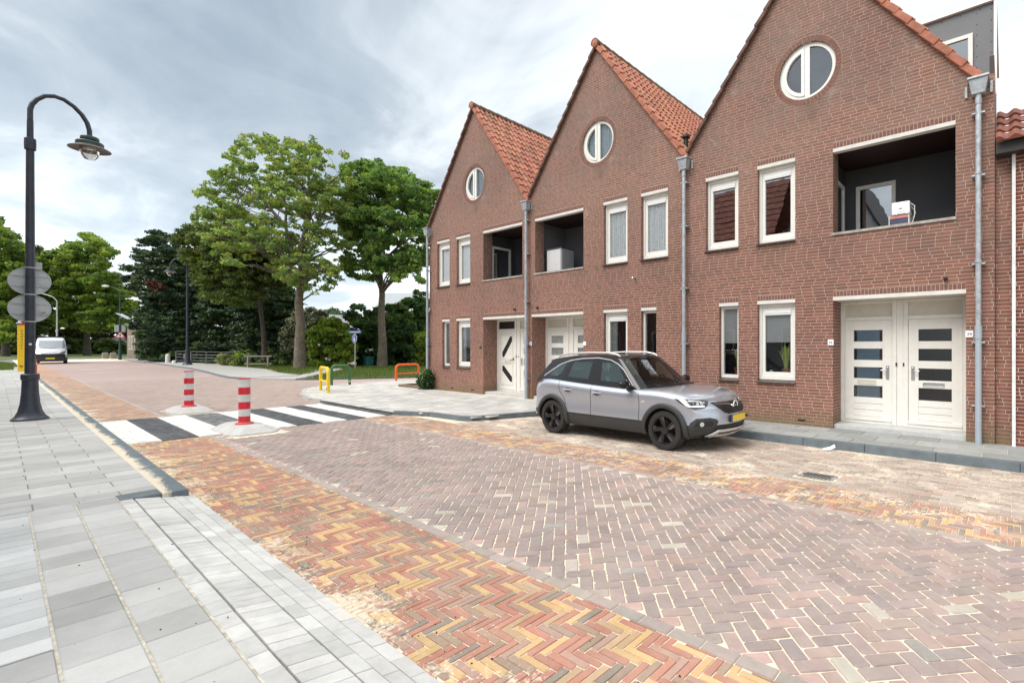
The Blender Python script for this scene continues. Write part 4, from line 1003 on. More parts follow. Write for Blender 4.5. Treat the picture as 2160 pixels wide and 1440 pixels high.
for z in (3.30, 2.72, 2.13): b.lathe([(.0745, z - .012), (.0775, z - .012), (.0775, z + .012), (.0745, z + .012)], n=20)
b.build('steel_band', GALV, lamp)
b = MB(); b.box(.07, .084, -.02, .02, 1.62, 1.66); b.build('number_tag', WHITE, lamp)
l2 = dup(lamp, (-55.95, .12, 0), PI, 'smaller looking distant crook street lamp in front of the dark conifers', 1.27)
for ch in list(l2.children):
    if ch.name.split('.')[0] in ('sensor_box', 'steel_band', 'number_tag'): bpy.data.objects.remove(ch)
for k, (z, lab) in enumerate(((3.02, 'upper round sign seen from its grey back, strapped to the near street lamp'), (2.42, 'lower round sign with a rusty stain on its grey back, strapped to the near lamp'))):
    T = thing('round_sign', lab, 'sign', (-16.955, -9.47, z), group='round signs on the near lamp post')
    b = MB(); b.lathe([(0, -.012), (.295, -.012), (.305, -.02), (.305, .012), (.29, .012), (.288, .0), (0, .0)], n=40, axis='x'); b.build('disc', SIGNBACK, T, smooth=True, ang=30)
    b = MB(); b.box(.0, .03, -.26, .26, .10, .13); b.box(.0, .03, -.26, .26, -.13, -.10); b.box(.03, .05, -.085, .085, .095, .135); b.box(.03, .05, -.085, .085, -.135, -.095); b.build('bracket', GALV, T)
    if k: b = MB(); b.poly([(.0015, .10, -.13), (.0015, .14, -.11), (.0015, .17, -.07), (.0015, .22, -.06), (.0015, .215, -.10), (.0015, .17, -.135)]); b.build('rust_stain', M('rust', (.35, .2, .06), .9, var=.4, scale=40), T)
    else: b = MB(); b.poly([(.0015, .11, -.16), (.0015, .17, -.185), (.0015, .175, -.165), (.0015, .115, -.14)]); b.build('sticker', WHITE, T)

CONC = M('pale_concrete', (.50, .50, .485), .85, var=.12, scale=8, bump=.2)
REDP = M('red_reflective_film', (.60, .022, .035), .38, var=.14, scale=11); WHP = M('grey_white_reflective_film', (.62, .62, .62), .4, var=.1, scale=14)
for x, y, lab in ((-12.15, -6.88, 'red and white banded bollard on a concrete island before the crossing'), (-16.78, -6.88, 'red and white banded bollard on the island beyond the zebra crossing')):
    T = thing('banded_bollard', lab, 'bollard', (x, y, ZR), group='bollards beside the zebra crossing')
    b = MB(); hx, hy, tx, ty = .70, .42, .50, .25
    if x > -14: hx = .78
    z1 = .125; A = [(-hx, -hy + .15), (-hx + .2, -hy), (hx - .2, -hy), (hx, -hy + .15), (hx, hy - .15), (hx - .2, hy), (-hx + .2, hy), (-hx, hy - .15)]
    n = len(A); s_ = .66; b.v = [(a, c, -.1) for a, c in A] + [(a, c, .02) for a, c in A] + [(a * .72, c * .60, z1) for a, c in A]
    for r_ in (0, 1):
        for i in range(n): j = (i + 1) % n; b._f([r_*n + i, r_*n + j, (r_+1)*n + j, (r_+1)*n + i], 0)
    b._f([2 * n + i for i in range(n)], 0); b.build('concrete_island', CONC, T, bevel=.012)
    b = MB(); r = .098; zs = [z1 + .012, z1 + .16, z1 + .30, z1 + .445, z1 + .59, z1 + .735, z1 + .90]
    for k in range(6): b.lathe([(r, zs[k]), (r, zs[k+1])], n=28, mi=0 if k % 2 == 0 else 1)
    b.lathe([(r, zs[6]), (r + .004, zs[6]), (r + .004, zs[6] + .015), (r - .012, zs[6] + .02), (0, zs[6] + .012)], n=28, mi=0)
    b.build('post', [REDP, WHP], T, smooth=True, ang=30)
    b = MB(); b.lathe([(r, z1 + .045), (.15, z1 + .022), (.155, z1 + .002)], n=28); b.build('foot_flange', M('pinkish_red_flange', (.62, .09, .10), .4), T, smooth=True)

def hoop(label, p, q, h, mat, r=.052):
    p, q = Vector(p), Vector(q); Ln = (q - p).length; a = math.atan2(q.y - p.y, q.x - p.x); c = (p + q) / 2
    T = thing('hoop_barrier', label, 'barrier', (c.x, c.y, 0), a, group='coloured hoop barriers round the corner')
    cr = .17; L2 = Ln / 2; pts = [(-L2, 0, -.05), (-L2, 0, h - cr)]
    for k in range(1, 7): t = PI - PI/2 * k / 6; pts.append((-L2 + cr + cr * math.cos(t), 0, h - cr + cr * math.sin(t)))
    pts += [(-x, y, z) for x, y, z in pts[::-1]]
    b = MB(); b.tube(pts, r, 12); b.build('hoop', mat, T, smooth=True)
    b = MB(); b.tube([(-L2, 0, h * .44), (L2, 0, h * .44)], r * .62, 10); b.build('crossbar', mat, T, smooth=True)
    b = MB(); b.box(L2 - .03, L2 + .03, -r - .003, -r + .02, .12, .17); b.build('sticker', WHITE if mat is not YEL else BLACK, T)
YEL = M('yellow_powder_coat', (.84, .60, .012), .35, var=.04); GRN = M('green_powder_coat', (.035, .14, .04), .4, var=.06); ORG = M('orange_powder_coat', (.80, .12, .012), .38, var=.04)
hoop('yellow hoop barrier at the rounded kerb corner', (-19.75, -2.74, 0), (-18.35, -3.02, 0), .84, YEL)
hoop('green hoop barrier behind the yellow one', (-21.9, -1.56, 0), (-21.7, -.95, 0), .80, GRN, .05)
hoop('orange hoop barrier near the corner of the far house', (-22.3, 1.3, 0), (-22.42, 2.45, 0), .74, ORG, .05)

# yellow 'bedankt' column
x, y, _ = U(47, 782, 31); T = thing('yellow_column', 'tall yellow column with the word bedankt written down it', 'sign column', (x - .1, y - .02, 0))
YC = M('yellow_column_panel', (.86, .55, .010), .4, var=.05)
b = MB(); b.box(-.16, .16, -.17, .17, 0, 2.86); b.box(-.17, .17, -.18, .18, 2.86, 2.92); b.build('body', YC, T, bevel=.01)
text('lettering', 'b\ne\nd\na\nn\nk\nt', .20, INK, T, (.161, .0, 2.02), (R(90), 0, R(90)), .002, spacing=.92)
b = MB(); b.ball((.163, -.02, .35), (.004, .10, .03), 10, 6); b.poly([(.163, -.1, .28), (.163, .06, .28), (.163, -.02, .22)]); b.build('emblem', INK, T)
b = MB(); b.box(-.16, .16, -.20, -.06, 2.93, 3.03, 0); b.box(-.12, .12, -.22, .02, 3.03, 3.10, 1); b.box(-.15, .15, -.06, .15, 2.93, 3.06, 2); b.box(-.1, .1, -.15, -.02, 3.1, 3.2, 1); b.build('topper', [M('topper_blue', (.03, .05, .2), .5), ENAM, M('topper_red', (.55, .02, .03), .5)], T)
x, y, _ = U(72, 795, 26); T = thing('red_bollard', 'short orange red bollard half hidden behind the near lamp post', 'bollard', (x, y, 0))
b = MB(); b.lathe([(0, 0), (.10, 0), (.10, .86), (.08, .93), (0, .95)], n=18); b.build('post', M('orange_red_plastic', (.58, .10, .03), .45), T, smooth=True)
b = MB(); b.lathe([(.102, .62), (.103, .62), (.103, .74), (.102, .74)], n=18); b.build('reflective_band', WHP, T)

# white stone posts, concrete blocks
for px, py, Z, lab in ((354, 764, 48, 'white rounded stone post left of the distant crook lamp'), (391.5, 763, 50, 'white rounded stone post just behind the distant crook lamp'), (368, 770, 46, 'very low white stone stub between the two stone posts')):
    x, y, _ = U(px, py, Z); T = thing('stone_post', lab, 'bollard', (x, y, -.02), group='white stone posts on the far pavement'); h = .86 if py < 770 else .28
    b = MB(); b.lathe([(0, 0), (.20, 0), (.18, h * .8), (.14, h * .94), (.06, h), (0, h)], n=14); b.build('post', M('white_stone', (.62, .60, .56), .8, var=.15), T, smooth=True)
    b = MB(); b.lathe([(0, -.05), (.24, -.05), (.24, .015), (.2, .02)], n=14); b.build('foot', CONC, T)
for px, lab in ((222, 'concrete block at the road edge, left of a pair'), (239, 'concrete block at the road edge beside the green lamp pole')):
    x, y, _ = U(px, 756, 62); T = thing('concrete_block', lab, 'block', (x, y, -.02), group='concrete blocks by the junction')
    b = MB(); b.prism([(-.28, -.28), (.28, -.28), (.28, .28), (-.28, .28)], 0, .75); b.build('body', M('brown_grey_concrete', (.27, .24, .20), .9, var=.3, scale=5, bump=.3), T, bevel=.05)
    b = MB(); b.box(-.2, .2, -.2, .2, .75, .79); b.build('cap', CONC, T, bevel=.01)

# pedestrian sign with street name plate
BLUE = M('sign_blue', (.015, .06, .36), .4, var=.05)
T = thing('pedestrian_sign', 'blue round footpath sign under a street name plate on a grey pole', 'sign', (-36.2, 5.4, 0))
b = MB(); b.tube([(0, 0, -.1), (0, 0, 2.62)], .035, 10); b.build('pole', GALV, T, smooth=True)
face = math.atan2(-9.92 - 5.4, 36.2) ; dirv = R(-52)
def turned(T, build, rz):
    o = build; o.rotation_euler = (0, 0, rz); return o
b = MB(); b.lathe([(0, -.05), (.29, -.05), (.30, -.045), (.30, -.03), (0, -.03)], (0, 0, 2.12), 32, axis='y'); b.lathe([(.27, -.053), (.30, -.053), (.30, -.050), (.27, -.050)], (0, 0, 2.12), 32, 1, axis='y')
d1 = turned(T, b.build('round_plate', [BLUE, WHITE], T), R(6))
b = MB(); annulus_y(b, -.03, 2.27, 0, .035, -.058, -.052, n=12); b.prism_y([(-.09, 1.95), (.03, 1.95), (.02, 2.22), (-.08, 2.22)], -.058, -.052); annulus_y(b, .09, 2.12, 0, .028, -.058, -.052, n=12); b.prism_y([(.05, 1.95), (.13, 1.95), (.12, 2.08), (.06, 2.08)], -.058, -.052); b.build('walkers_symbol', WHITE, d1)
b = MB(); b.box(-.42, .42, -.02, .0, 2.50, 2.68); d2 = turned(T, b.build('name_plate', M('name_plate_blue', (.10, .17, .50), .4), T), R(40))
b = MB()
for k in range(11): b.box(-.34 + k * .062, -.30 + k * .062 + (k % 3) * .004, -.023, -.0201, 2.56, 2.62)
b.build('lettering', WHITE, d2)

T = thing('green_bin', 'teal green litter bin standing at the edge of the grass', 'bin', (-40.35, 8.15, -.05))
b = MB(); b.prism([(-.30, -.28), (.30, -.28), (.30, .28), (-.30, .28)], 0, .74); b.build('body', M('teal_plastic', (.02, .14, .13), .5), T, bevel=.03)
b = MB(); b.box(-.33, .33, -.31, .31, .74, .82); b.build('lid', M('teal_lid', (.025, .17, .16), .45), T, bevel=.02)
# timber knee rail
T = thing('timber_rail', 'weathered wooden two bar rail on posts at the verge', 'rail', (-46.2, 2.5, 0), math.atan2(1.28, 1.66))
TIM = M('weathered_timber', (.26, .235, .19), .85, var=.25, scale=9)
b = MB(); b.box(-1.08, 1.08, -.05, .05, .76, .87); b.build('top_bar', TIM, T, bevel=.01)
b = MB(); b.box(-1.05, 1.05, -.035, .035, .16, .27); b.build('lower_bar', TIM, T, bevel=.01)
for x in (-.78, .78): b = MB(); b.box(x - .06, x + .06, -.06 + .0, .06, -.2, .758); b.build('post', TIM, T, bevel=.01)
# steel railing along the water
p, q = Vector(U(372, 768, 46)[:2]), Vector(U(503, 770, 44)[:2]); Ln = (q - p).length
T = thing('steel_railing', 'long low steel railing with four bars in front of the conifers', 'railing', (p.x, p.y, 0), math.atan2(q.y - p.y, q.x - p.x))
RAIL = M('dull_grey_rail', (.17, .18, .18), .5, metal=.4, var=.2)
for z in (.28, .56, .84, 1.12): b = MB(); b.tube([(0, 0, z), (Ln, 0, z - .1)], .026, 8); b.build('bar', RAIL, T, smooth=True)
for k in range(5): b = MB(); x = Ln * k / 4; b.box(x - .03, x + .03, -.055, .025, -.2, 1.14 - .1 * k / 4); b.build('post', RAIL, T)

# distant plain lamp with a straight arm, green pole with solar panel, display and warning sign
x, y, _ = U(120, 750, 60)
T = thing('grey_street_lamp', 'thin grey street lamp with an angled arm rising behind the van', 'street lamp', (x, y, 0))
b = MB(); b.tube([(0, 0, 0), (0, 0, 4), (0, 0, 7.2)], [.10, .07, .055], 10); b.build('pole', GALV, T, smooth=True)
b = MB(); b.tube([(0, 0, 7.15), (-.15, -.3, 7.6), (-.7, -.7, 7.85), (-1.5, -1.15, 8.05)], .05, 8); b.build('arm', GALV, T, smooth=True)
b = MB(); b.ball((-1.85, -1.35, 8.08), (.45, .2, .09), 12, 6); b.build('lamp_head', GALV, T, smooth=True)
x, y, _ = U(253, 757, 60.5); DG = M('dark_green_pole', (.012, .05, .042), .45, var=.1)
T = thing('green_street_lamp', 'green lamp pole beside the cottage with a flat white lamp head', 'street lamp', (x, y, 0))
b = MB(); b.tube([(0, 0, -.1), (0, 0, 1.2)], .16, 12); b.tube([(0, 0, 1.2), (0, 0, 8.4)], [.10, .06], 12); b.build('pole', DG, T, smooth=True)
b = MB(); b.tube([(0, 0, 8.35), (-.3, -.25, 8.75), (-.9, -.7, 8.95)], .045, 8); b.build('arm', DG, T, smooth=True)
b = MB(); b.ball((-1.45, -1.1, 9.02), (.75, .35, .12), 14, 6); b.build('lamp_head', ENAM, T, smooth=True)
rv = R(52)
T = thing('solar_panel', 'small tilted solar panel fixed to the green lamp pole', 'solar panel', (x + .15, y + .1, 5.15), rv)
b = MB(); b.hexa([(-.25, -.5, .45), (.95, -.5, -.25), (.95, .5, -.25), (-.25, .5, .45), (-.25, -.5, .50), (.95, -.5, -.20), (.95, .5, -.20), (-.25, .5, .50)]); b.build('panel', M('pale_panel', (.62, .66, .70), .2), T)
b = MB(); b.tube([(-.15, 0, -.1), (.2, 0, .15)], .03, 6); b.build('bracket', GALV, T)
T = thing('speed_display', 'grey speed display box on the green pole, turned away from us', 'sign', (x + .12, y, 3.76), R(-5))
b = MB(); b.box(.0, .14, -.48, .48, -.42, .42); b.build('housing', SIGNBACK, T, bevel=.02)
b = MB(); b.box(.14, .16, -.10, .10, -.42, .42); b.build('bracket', DG, T)
T = thing('warning_sign', 'red edged triangular warning sign on the green pole', 'sign', (x + .2, y, 2.62))
tri = lambda s_: [(0, .55 * s_ * -1 if False else -.5 * s_), ]
def trip(s_): return [(-.52 * s_, -.30 * s_), (.52 * s_, -.30 * s_), (0, .60 * s_)]
def triplate(s_, x0, x1, mi, b):
    pp = trip(s_); n = len(b.v); b.v += [(x0, a, z + .3) for a, z in pp] + [(x1, a, z + .3) for a, z in pp]; b._f([n + 3, n + 4, n + 5], mi); b._f([n + 2, n + 1, n], mi)
    for i in range(3): j = (i + 1) % 3; b._f([n + i, n + j, n + 3 + j, n + 3 + i], mi)
b = MB(); triplate(1.0, 0, .02, 0, b); triplate(.66, .02, .024, 1, b); b.build('triangle', [REDP, ENAM], T)
b = MB(); b.box(.024, .028, -.04, .04, .20, .50); b.box(.024, .028, -.10, .04, .30, .38); b.build('symbol', BLACK, T)

# drain grate and litter
T = thing('drain_grate', 'cast iron slotted drain grate in the parking strip', 'drain', (-1.96, -3.41, ZR - .006)); T.scale = (.86, .86, 1)
IRON = M('cast_iron', (.075, .085, .10), .5, metal=.5, var=.2)
b = MB(); 
b.box(-.25, .25, -.18, -.15, -.05, .004); b.box(-.25, .25, .15, .18, -.05, .004); b.box(-.25, -.22, -.15, .15, -.05, .004); b.box(.22, .25, -.15, .15, -.05, .004); b.box(-.22, .22, -.15, .15, -.06, -.05)
b.build('frame', M('worn_concrete_frame', (.30, .29, .26), .8, var=.2), T)
b = MB()
for k in range(9):
    x0 = -.24 + k * .052; b.hexa([(x0, -.15, -.03), (x0 + .028, -.15, -.03), (x0 + .078, .15, -.03), (x0 + .05, .15, -.03), (x0, -.15, .001), (x0 + .028, -.15, .001), (x0 + .078, .15, .001), (x0 + .05, .15, .001)])
b.build('bars', IRON, T)
T = thing('paper_scrap', 'crumpled white scrap of paper lying against the kerb', 'litter', (-2.34, -1.56, ZR - .025), R(20))
b = MB(); b.poly([(-.10, -.05, .0), (.02, -.06, .012), (.03, .03, .05), (-.07, .05, .02)]); b.poly([(.02, -.06, .012), (.11, -.02, .05), (.10, .05, .09), (.03, .03, .05)]); b.build('paper', ENAM, T)

# far buildings
x, y, _ = U(268, 756, 64)
T = thing('cottage', 'small brown brick cottage with tall white windows at the far bend', 'house', (x, y, 0), R(2))
b = MB(); b.box(0, 5, 0, 6, -.3, 4.2); b.build('wall', BRICK_FAR, T)
b = MB(); b.prism_y([(0, 0)], 0, 0) if False else None
b.hexa([(-.2, -.25, 4.2), (5.2, -.25, 4.2), (5.2, 6.2, 4.2), (-.2, 6.2, 4.2), (1.2, .9, 6.1), (4.0, .9, 6.1), (4.0, 5, 6.1), (1.2, 5, 6.1)]); b.build('roof', M('grey_slate', (.10, .10, .11), .7, var=.2), T)
for z0, z1, yy, w_ in ((1.15, 2.9, .55, .42), (1.15, 2.9, 1.5, .42), (.05, 2.9, 2.4, .4)):
    b = MB(); b.box(5.0, 5.03, yy, yy + w_, z0, z1); wd = b.build('window' if z0 > 1 else 'door', WHITE, T); b = MB(); b.box(5.03, 5.035, yy + .1, yy + w_ - .1, z0 + .1, z1 - .1); b.build('pane', M('dim_pane', (.12, .13, .13), .2), wd)
for z0, z1, xx, w_ in ((1.15, 2.9, 1.1, .5), (1.15, 2.9, 2.4, .5), (.9, 2.9, 3.6, .8)):
    b = MB(); b.box(xx, xx + w_, -.03, 0., z0, z1); wd = b.build('window', WHITE, T); b = MB(); b.box(xx + .12, xx + w_ - .12, -.036, -.03, z0 + .12, z1 - .12); b.build('pane', M('dim_pane', (.10, .10, .10), .2), wd)
b = MB(); b.box(3.2, 4.4, -.05, 2.5, 4.3, 5.8); b.build('dormer', WHITE, T)
x, y, _ = U(212, 742, 100)
T = thing('gabled_house', 'distant pale house with a red edged sloping roof between the trees', 'house', (x, y, 0), R(-50)); T.scale = (.52,) * 3
b = MB(); b.prism_y([(-4.5, 0), (4.5, 0), (4.5, 1.6), (0, 6.0), (-4.5, 1.6)], 0, 9); b.build('wall', M('pale_brick', (.40, .36, .31), .8), T)
b = MB(); b.prism_y([(-4.9, 1.2), (0, 6.0), (4.9, 1.2), (4.9, 1.5), (0, 6.35), (-4.9, 1.5)], -.3, 9.3); b.build('roof', M('blue_grey_roof', (.13, .13, .15), .6), T)
b = MB(); b.prism_y([(-4.9, 1.15), (0, 5.95), (4.9, 1.15), (4.9, 1.62), (0, 6.46), (-4.9, 1.62)], -.4, -.3); b.build('bargeboard', M('red_bargeboard', (.50, .09, .07), .6), T)
x, y, _ = U(893, 745, 62)
T = thing('modern_house', 'dark red brick building with white windows and a grey metal roof behind the trees', 'house', (x, y, 0), R(38))
b = MB(); b.box(-6, 6, 0, 8, -.3, 5.9); b.build('wall', M('dark_red_brick_far', (.17, .055, .05), .85, var=.15), T)
b = MB(); b.hexa([(-6.3, -.3, 5.9), (6.3, -.3, 5.9), (6.3, 8.3, 5.9), (-6.3, 8.3, 5.9), (-6.3, 2.5, 8.6), (6.3, 2.5, 8.6), (6.3, 8.3, 8.6), (-6.3, 8.3, 8.6)]); b.build('roof', M('pale_metal_roof', (.33, .36, .38), .5), T)
for xx in (-4.6, -2.9, -1.2, .5, 2.2, 3.9): b = MB(); frame_y(b, xx, xx + 1.0, 3.0, 5.0, .12, -.05, 0); wd = b.build('window', WHITE, T); b = MB(); b.box(xx + .12, xx + .88, -.02, -.005, 3.12, 4.88); b.build('pane', M('dim_pane', (.08, .09, .09), .2), wd)
x, y, _ = U(640, 760, 56)
T = thing('white_house', 'white gabled house half hidden behind the trunk and bushes', 'house', (x, y, 0), R(20))
b = MB(); b.prism_y([(-4, 0), (4, 0), (4, 2.6), (0, 5.2), (-4, 2.6)], 0, 8); b.build('wall', M('white_render', (.62, .61, .58), .8), T)
b = MB(); b.prism_y([(-4.4, 2.2), (0, 5.1), (4.4, 2.2), (4.4, 2.5), (0, 5.45), (-4.4, 2.5)], -.3, 8.3); b.build('roof', M('grey_roof', (.3, .3, .32), .6), T)

# ------------------------------------------------------------------ trees, bushes, grass
from mathutils import noise as mnoise
LEAF = leaf_mat('leaf', .42); NEEDLE = leaf_mat('conifer_needle', .12, .6)
BARK = M('grey_brown_bark', (.165, .135, .10), .9, var=.4, scale=5, bump=.6, bscale=25)
BARKD = M('dark_bark', (.075, .06, .048), .9, var=.4, scale=6, bump=.5, bscale=25)
def leaves(name, clumps, per, size, cols, mat, parent=None, flat=.0, seed=0, elong=1.7, shell=.35):
    """leaf blades scattered through clumps; each clump = (x,y,z,rx,ry,rz)"""
    g = np.random.default_rng(seed); cl = np.array(clumps, float); n = len(cl)
    vol = (cl[:,3] * cl[:,4] * cl[:,5]) ** (2/3); k = np.maximum(6, (per * vol / vol.mean())).astype(int); idx = np.repeat(np.arange(n), k); T_ = len(idx)
    d = g.normal(size=(T_, 3)); d /= np.linalg.norm(d, axis=1)[:, None]; rr = (shell + (1 - shell) * g.random(T_)) ** .6 * (.75 + .35 * g.random(T_))
    pos = cl[idx, :3] + d * rr[:, None] * cl[idx, 3:6]
    a = g.normal(size=(T_, 3)); a[:, 2] *= (1 - flat) ; a /= np.linalg.norm(a, axis=1)[:, None]
    nrm = d * .6 + g.normal(size=(T_, 3)) * .5; nrm[:, 2] += .5 + flat; b_ = np.cross(nrm, a); b_ /= np.linalg.norm(b_, axis=1)[:, None] + 1e-9
    s = size * (.6 + .8 * g.random(T_)); a = a * (s * elong / 2)[:, None]; b_ = b_ * (s / 2)[:, None]
    V = np.stack([pos - a, pos - .15 * a + b_, pos + a, pos - .15 * a - b_], 1).reshape(-1, 3)
    me = bpy.data.meshes.new(name); me.vertices.add(T_ * 4); me.vertices.foreach_set('co', V.astype(np.float32).ravel())
    me.loops.add(T_ * 4); me.loops.foreach_set('vertex_index', np.arange(T_ * 4, dtype=np.int32)); me.polygons.add(T_)
    me.polygons.foreach_set('loop_start', np.arange(0, T_ * 4, 4, dtype=np.int32))
    me.update(calc_edges=True); me.materials.append(mat)
    cc = np.array(cols, float); base = cc[g.integers(0, len(cc), n)] * (.8 + .4 * g.random((n, 1)))
    col = base[idx] * (.72 + .56 * g.random((T_, 1))); col = np.concatenate([col, np.ones((T_, 1))], 1)
    at = me.color_attributes.new('Col', 'FLOAT_COLOR', 'POINT'); at.data.foreach_set('color', np.repeat(col, 4, 0).astype(np.float32).ravel())
    return link(me, name, parent)
def limb(b, p, q, r0, r1, sag=.0, wob=.15, n=6, k=7):
    p, q = Vector(p), Vector(q); Ln = (q - p).length; pts = []; o = Vector((rnd.uniform(-1, 1), rnd.uniform(-1, 1), 0)) * wob * Ln * .4
    for i in range(n + 1):
        f = i / n; x = p.lerp(q, f) + o * math.sin(PI * f) + Vector((0, 0, sag * Ln * math.sin(PI * f))) + Vector((rnd.uniform(-1, 1), rnd.uniform(-1, 1), rnd.uniform(-1, 1))) * .02 * Ln * (0 < i < n)
        pts.append(x)
    b.tube(pts, [r0 + (r1 - r0) * (i / n) for i in range(n + 1)], k, cap=False); return pts
def poly_in(poly, x, y): return inside(poly, x, y)
def px_clumps(outline, Z, n, dep, rad, squash=.5, seed=1, gap=.36):
    """clump centres filling a crown whose silhouette at distance Z is the outline, dep metres deep; a coarse noise leaves gaps"""
    g = random.Random(seed); xs = [p[0] for p in outline]; ys = [p[1] for p in outline]; out = []; t = 0
    cx = (min(xs) + max(xs)) / 2; hw = (max(xs) - min(xs)) / 2; off = Vector((seed * 3.7, seed * 1.3, 0)); fr = .55 / max(.5, rad)
    while len(out) < n and t < n * 60:
        t += 1; px, py = g.uniform(min(xs), max(xs)), g.uniform(min(ys), max(ys))
        jx = mnoise.noise(Vector((px / hw * 5.5, py / hw * 5.5, seed))) ; jy = mnoise.noise(Vector((px / hw * 5.5 + 9, py / hw * 5.5, seed + 4)))
        if not inside(outline, px + jx * hw * .22, py + jy * hw * .22): continue
        lim = math.sqrt(max(.05, 1 - ((px - cx) / hw) ** 2))
        x, y, z = U(px, py, Z + g.uniform(-dep, dep) * lim)
        nz = mnoise.noise(Vector((x * fr * .55, y * fr * .55, z * fr * 1.1)) + off) * .5 + .5
        if nz < gap + g.uniform(-.06, .06): continue
        r = rad * g.uniform(.55, 1.35)
        out.append((x, y, z, r * g.uniform(.9, 1.4), r * g.uniform(.9, 1.4), r * squash * g.uniform(.8, 1.3)))
    return out
def tree(name, label, base, Z, outline, trunk_px, n, dep, rad, cols, leaf, per, seed, squash=.5, r0=.35, group='broadleaf trees', mat=None, bark=None, limbs=26, extra=(), fork=(), gap=.36):
    bx, by, _ = U(base[0], base[1], Z); T = thing(name, label, 'tree', (bx, by, 0), group=group)
    rel = lambda p: (p[0] - bx, p[1] - by, p[2])
    cl = px_clumps(outline, Z, n, dep, rad, squash, seed, gap) + list(extra); cl = [rel(c) + tuple(c[3:]) for c in cl]
    b = MB(); tp = [rel(U(px, py, Z)) for px, py in trunk_px]; tp[0] = (0, 0, -.15)
    m = len(tp); rs = [r0 * (1.2 if i == 0 else 1) * (1 - .82 * (i / (m - 1)) ** .9) for i in range(m)]
    b.tube(tp, rs, 12)
    stems = [(p, r) for p, r in zip(tp, rs)][max(1, m // 3):]
    for fk in fork:
        q = [rel(U(px, py, Z)) for px, py in fk]; rr = [r0 * .42 * (1 - .8 * i / (len(q) - 1)) for i in range(len(q))]; b.tube(q, rr, 9, cap=False); stems += list(zip(q, rr))[1:]
    rr_ = random.Random(seed + 5)
    for c in rr_.sample(cl, min(limbs, len(cl))):
        p, r = min(stems, key=lambda s_: (Vector(s_[0]) - Vector(c[:3])).length + max(0, s_[0][2] - c[2] + .4) * 2.5)
        pts = limb(b, p, c[:3], min(r * .45, .075), .012, .08)
        for _ in range(2):
            q = rr_.choice(cl)
            if (Vector(q[:3]) - pts[3]).length < 3.2: limb(b, pts[3], q[:3], .035, .012, .05, n=4, k=5)
    b.build('trunk', bark or BARK, T, smooth=True, ang=80)
    leaves('crown', cl, per, leaf, cols, mat or LEAF, T, seed=seed)
    return T
G1 = [(0.275, 0.367, 0.105), (0.211, 0.307, 0.091), (0.340, 0.394, 0.121), (0.163, 0.248, 0.085)]
G2 = [(0.176, 0.300, 0.072), (0.126, 0.229, 0.065), (0.239, 0.343, 0.084), (0.103, 0.176, 0.059)]
G3 = [(0.213, 0.297, 0.053), (0.175, 0.260, 0.048), (0.265, 0.330, 0.063), (0.123, 0.198, 0.043)]
GD = [(0.039, 0.077, 0.035), (0.028, 0.060, 0.030), (0.054, 0.099, 0.039), (0.073, 0.120, 0.043)]
# the tall open tree
o1 = [(478, 292), (520, 285), (590, 272), (630, 272), (660, 300), (706, 318), (715, 345), (745, 385), (752, 430), (735, 470), (745, 500), (740, 545), (722, 592), (690, 618), (655, 600), (640, 620), (604, 600), (575, 560), (520, 560), (480, 540), (440, 520), (408, 500), (412, 450), (440, 410), (415, 388), (452, 362), (478, 345), (466, 320), (490, 318)]
tree('broad_tree', 'tallest open crowned tree with a thick pale trunk at the verge', (633, 777), 35.6, o1, [(633, 777), (632, 720), (634, 680), (630, 640), (634, 600), (636, 560), (634, 520), (650, 470), (655, 420), (650, 360), (640, 310)], 1350, 4.2, .27, G1, .125, 32, 3, .6, .36, limbs=210, gap=.555,
     fork=[[(634, 560), (616, 520), (602, 478), (604, 440), (596, 400), (580, 350)], [(602, 478), (570, 440), (530, 400)], [(634, 530), (668, 480), (690, 430)], [(630, 585), (600, 560), (560, 535)], [(604, 450), (560, 425), (500, 395)], [(655, 420), (690, 390), (715, 370)]])
# its darker neighbour, rounder and denser
o2 = [(735, 345), (770, 336), (810, 342), (850, 352), (880, 380), (915, 402), (930, 425), (915, 480), (908, 520), (902, 560), (893, 605), (868, 572), (840, 590), (808, 582), (780, 600), (760, 560), (735, 585), (716, 545), (724, 500), (712, 460), (722, 410), (716, 365)]
tree('broad_tree', 'dense round crowned tree standing right beside the brick terrace', (806, 774), 38.5, o2, [(806, 774), (807, 720), (804, 670), (806, 620), (800, 560), (796, 500), (798, 440), (800, 385)], 1650, 4.4, .30, G2, .135, 36, 4, .6, .34, limbs=130, gap=.50, fork=[[(803, 590), (770, 550), (748, 500)], [(800, 560), (840, 520), (870, 470)], [(797, 500), (770, 440), (760, 390)]])
# low spreading tree left of the tall one
o3 = [(372, 500), (400, 478), (440, 476), (490, 490), (540, 480), (585, 520), (610, 560), (600, 600), (560, 612), (520, 640), (470, 645), (430, 625), (405, 560), (380, 540)]
tree('broad_tree', 'low spreading yellow green tree in front of the conifers', (560, 772), 39.5, o3, [(560, 772), (556, 700), (548, 640), (530, 590), (500, 550), (470, 520)], 620, 3.4, .42, [(.10, .14, .034), (.078, .112, .030), (.125, .16, .038)], .155, 62, 5, .55, .2, limbs=40, gap=.36, bark=BARKD)
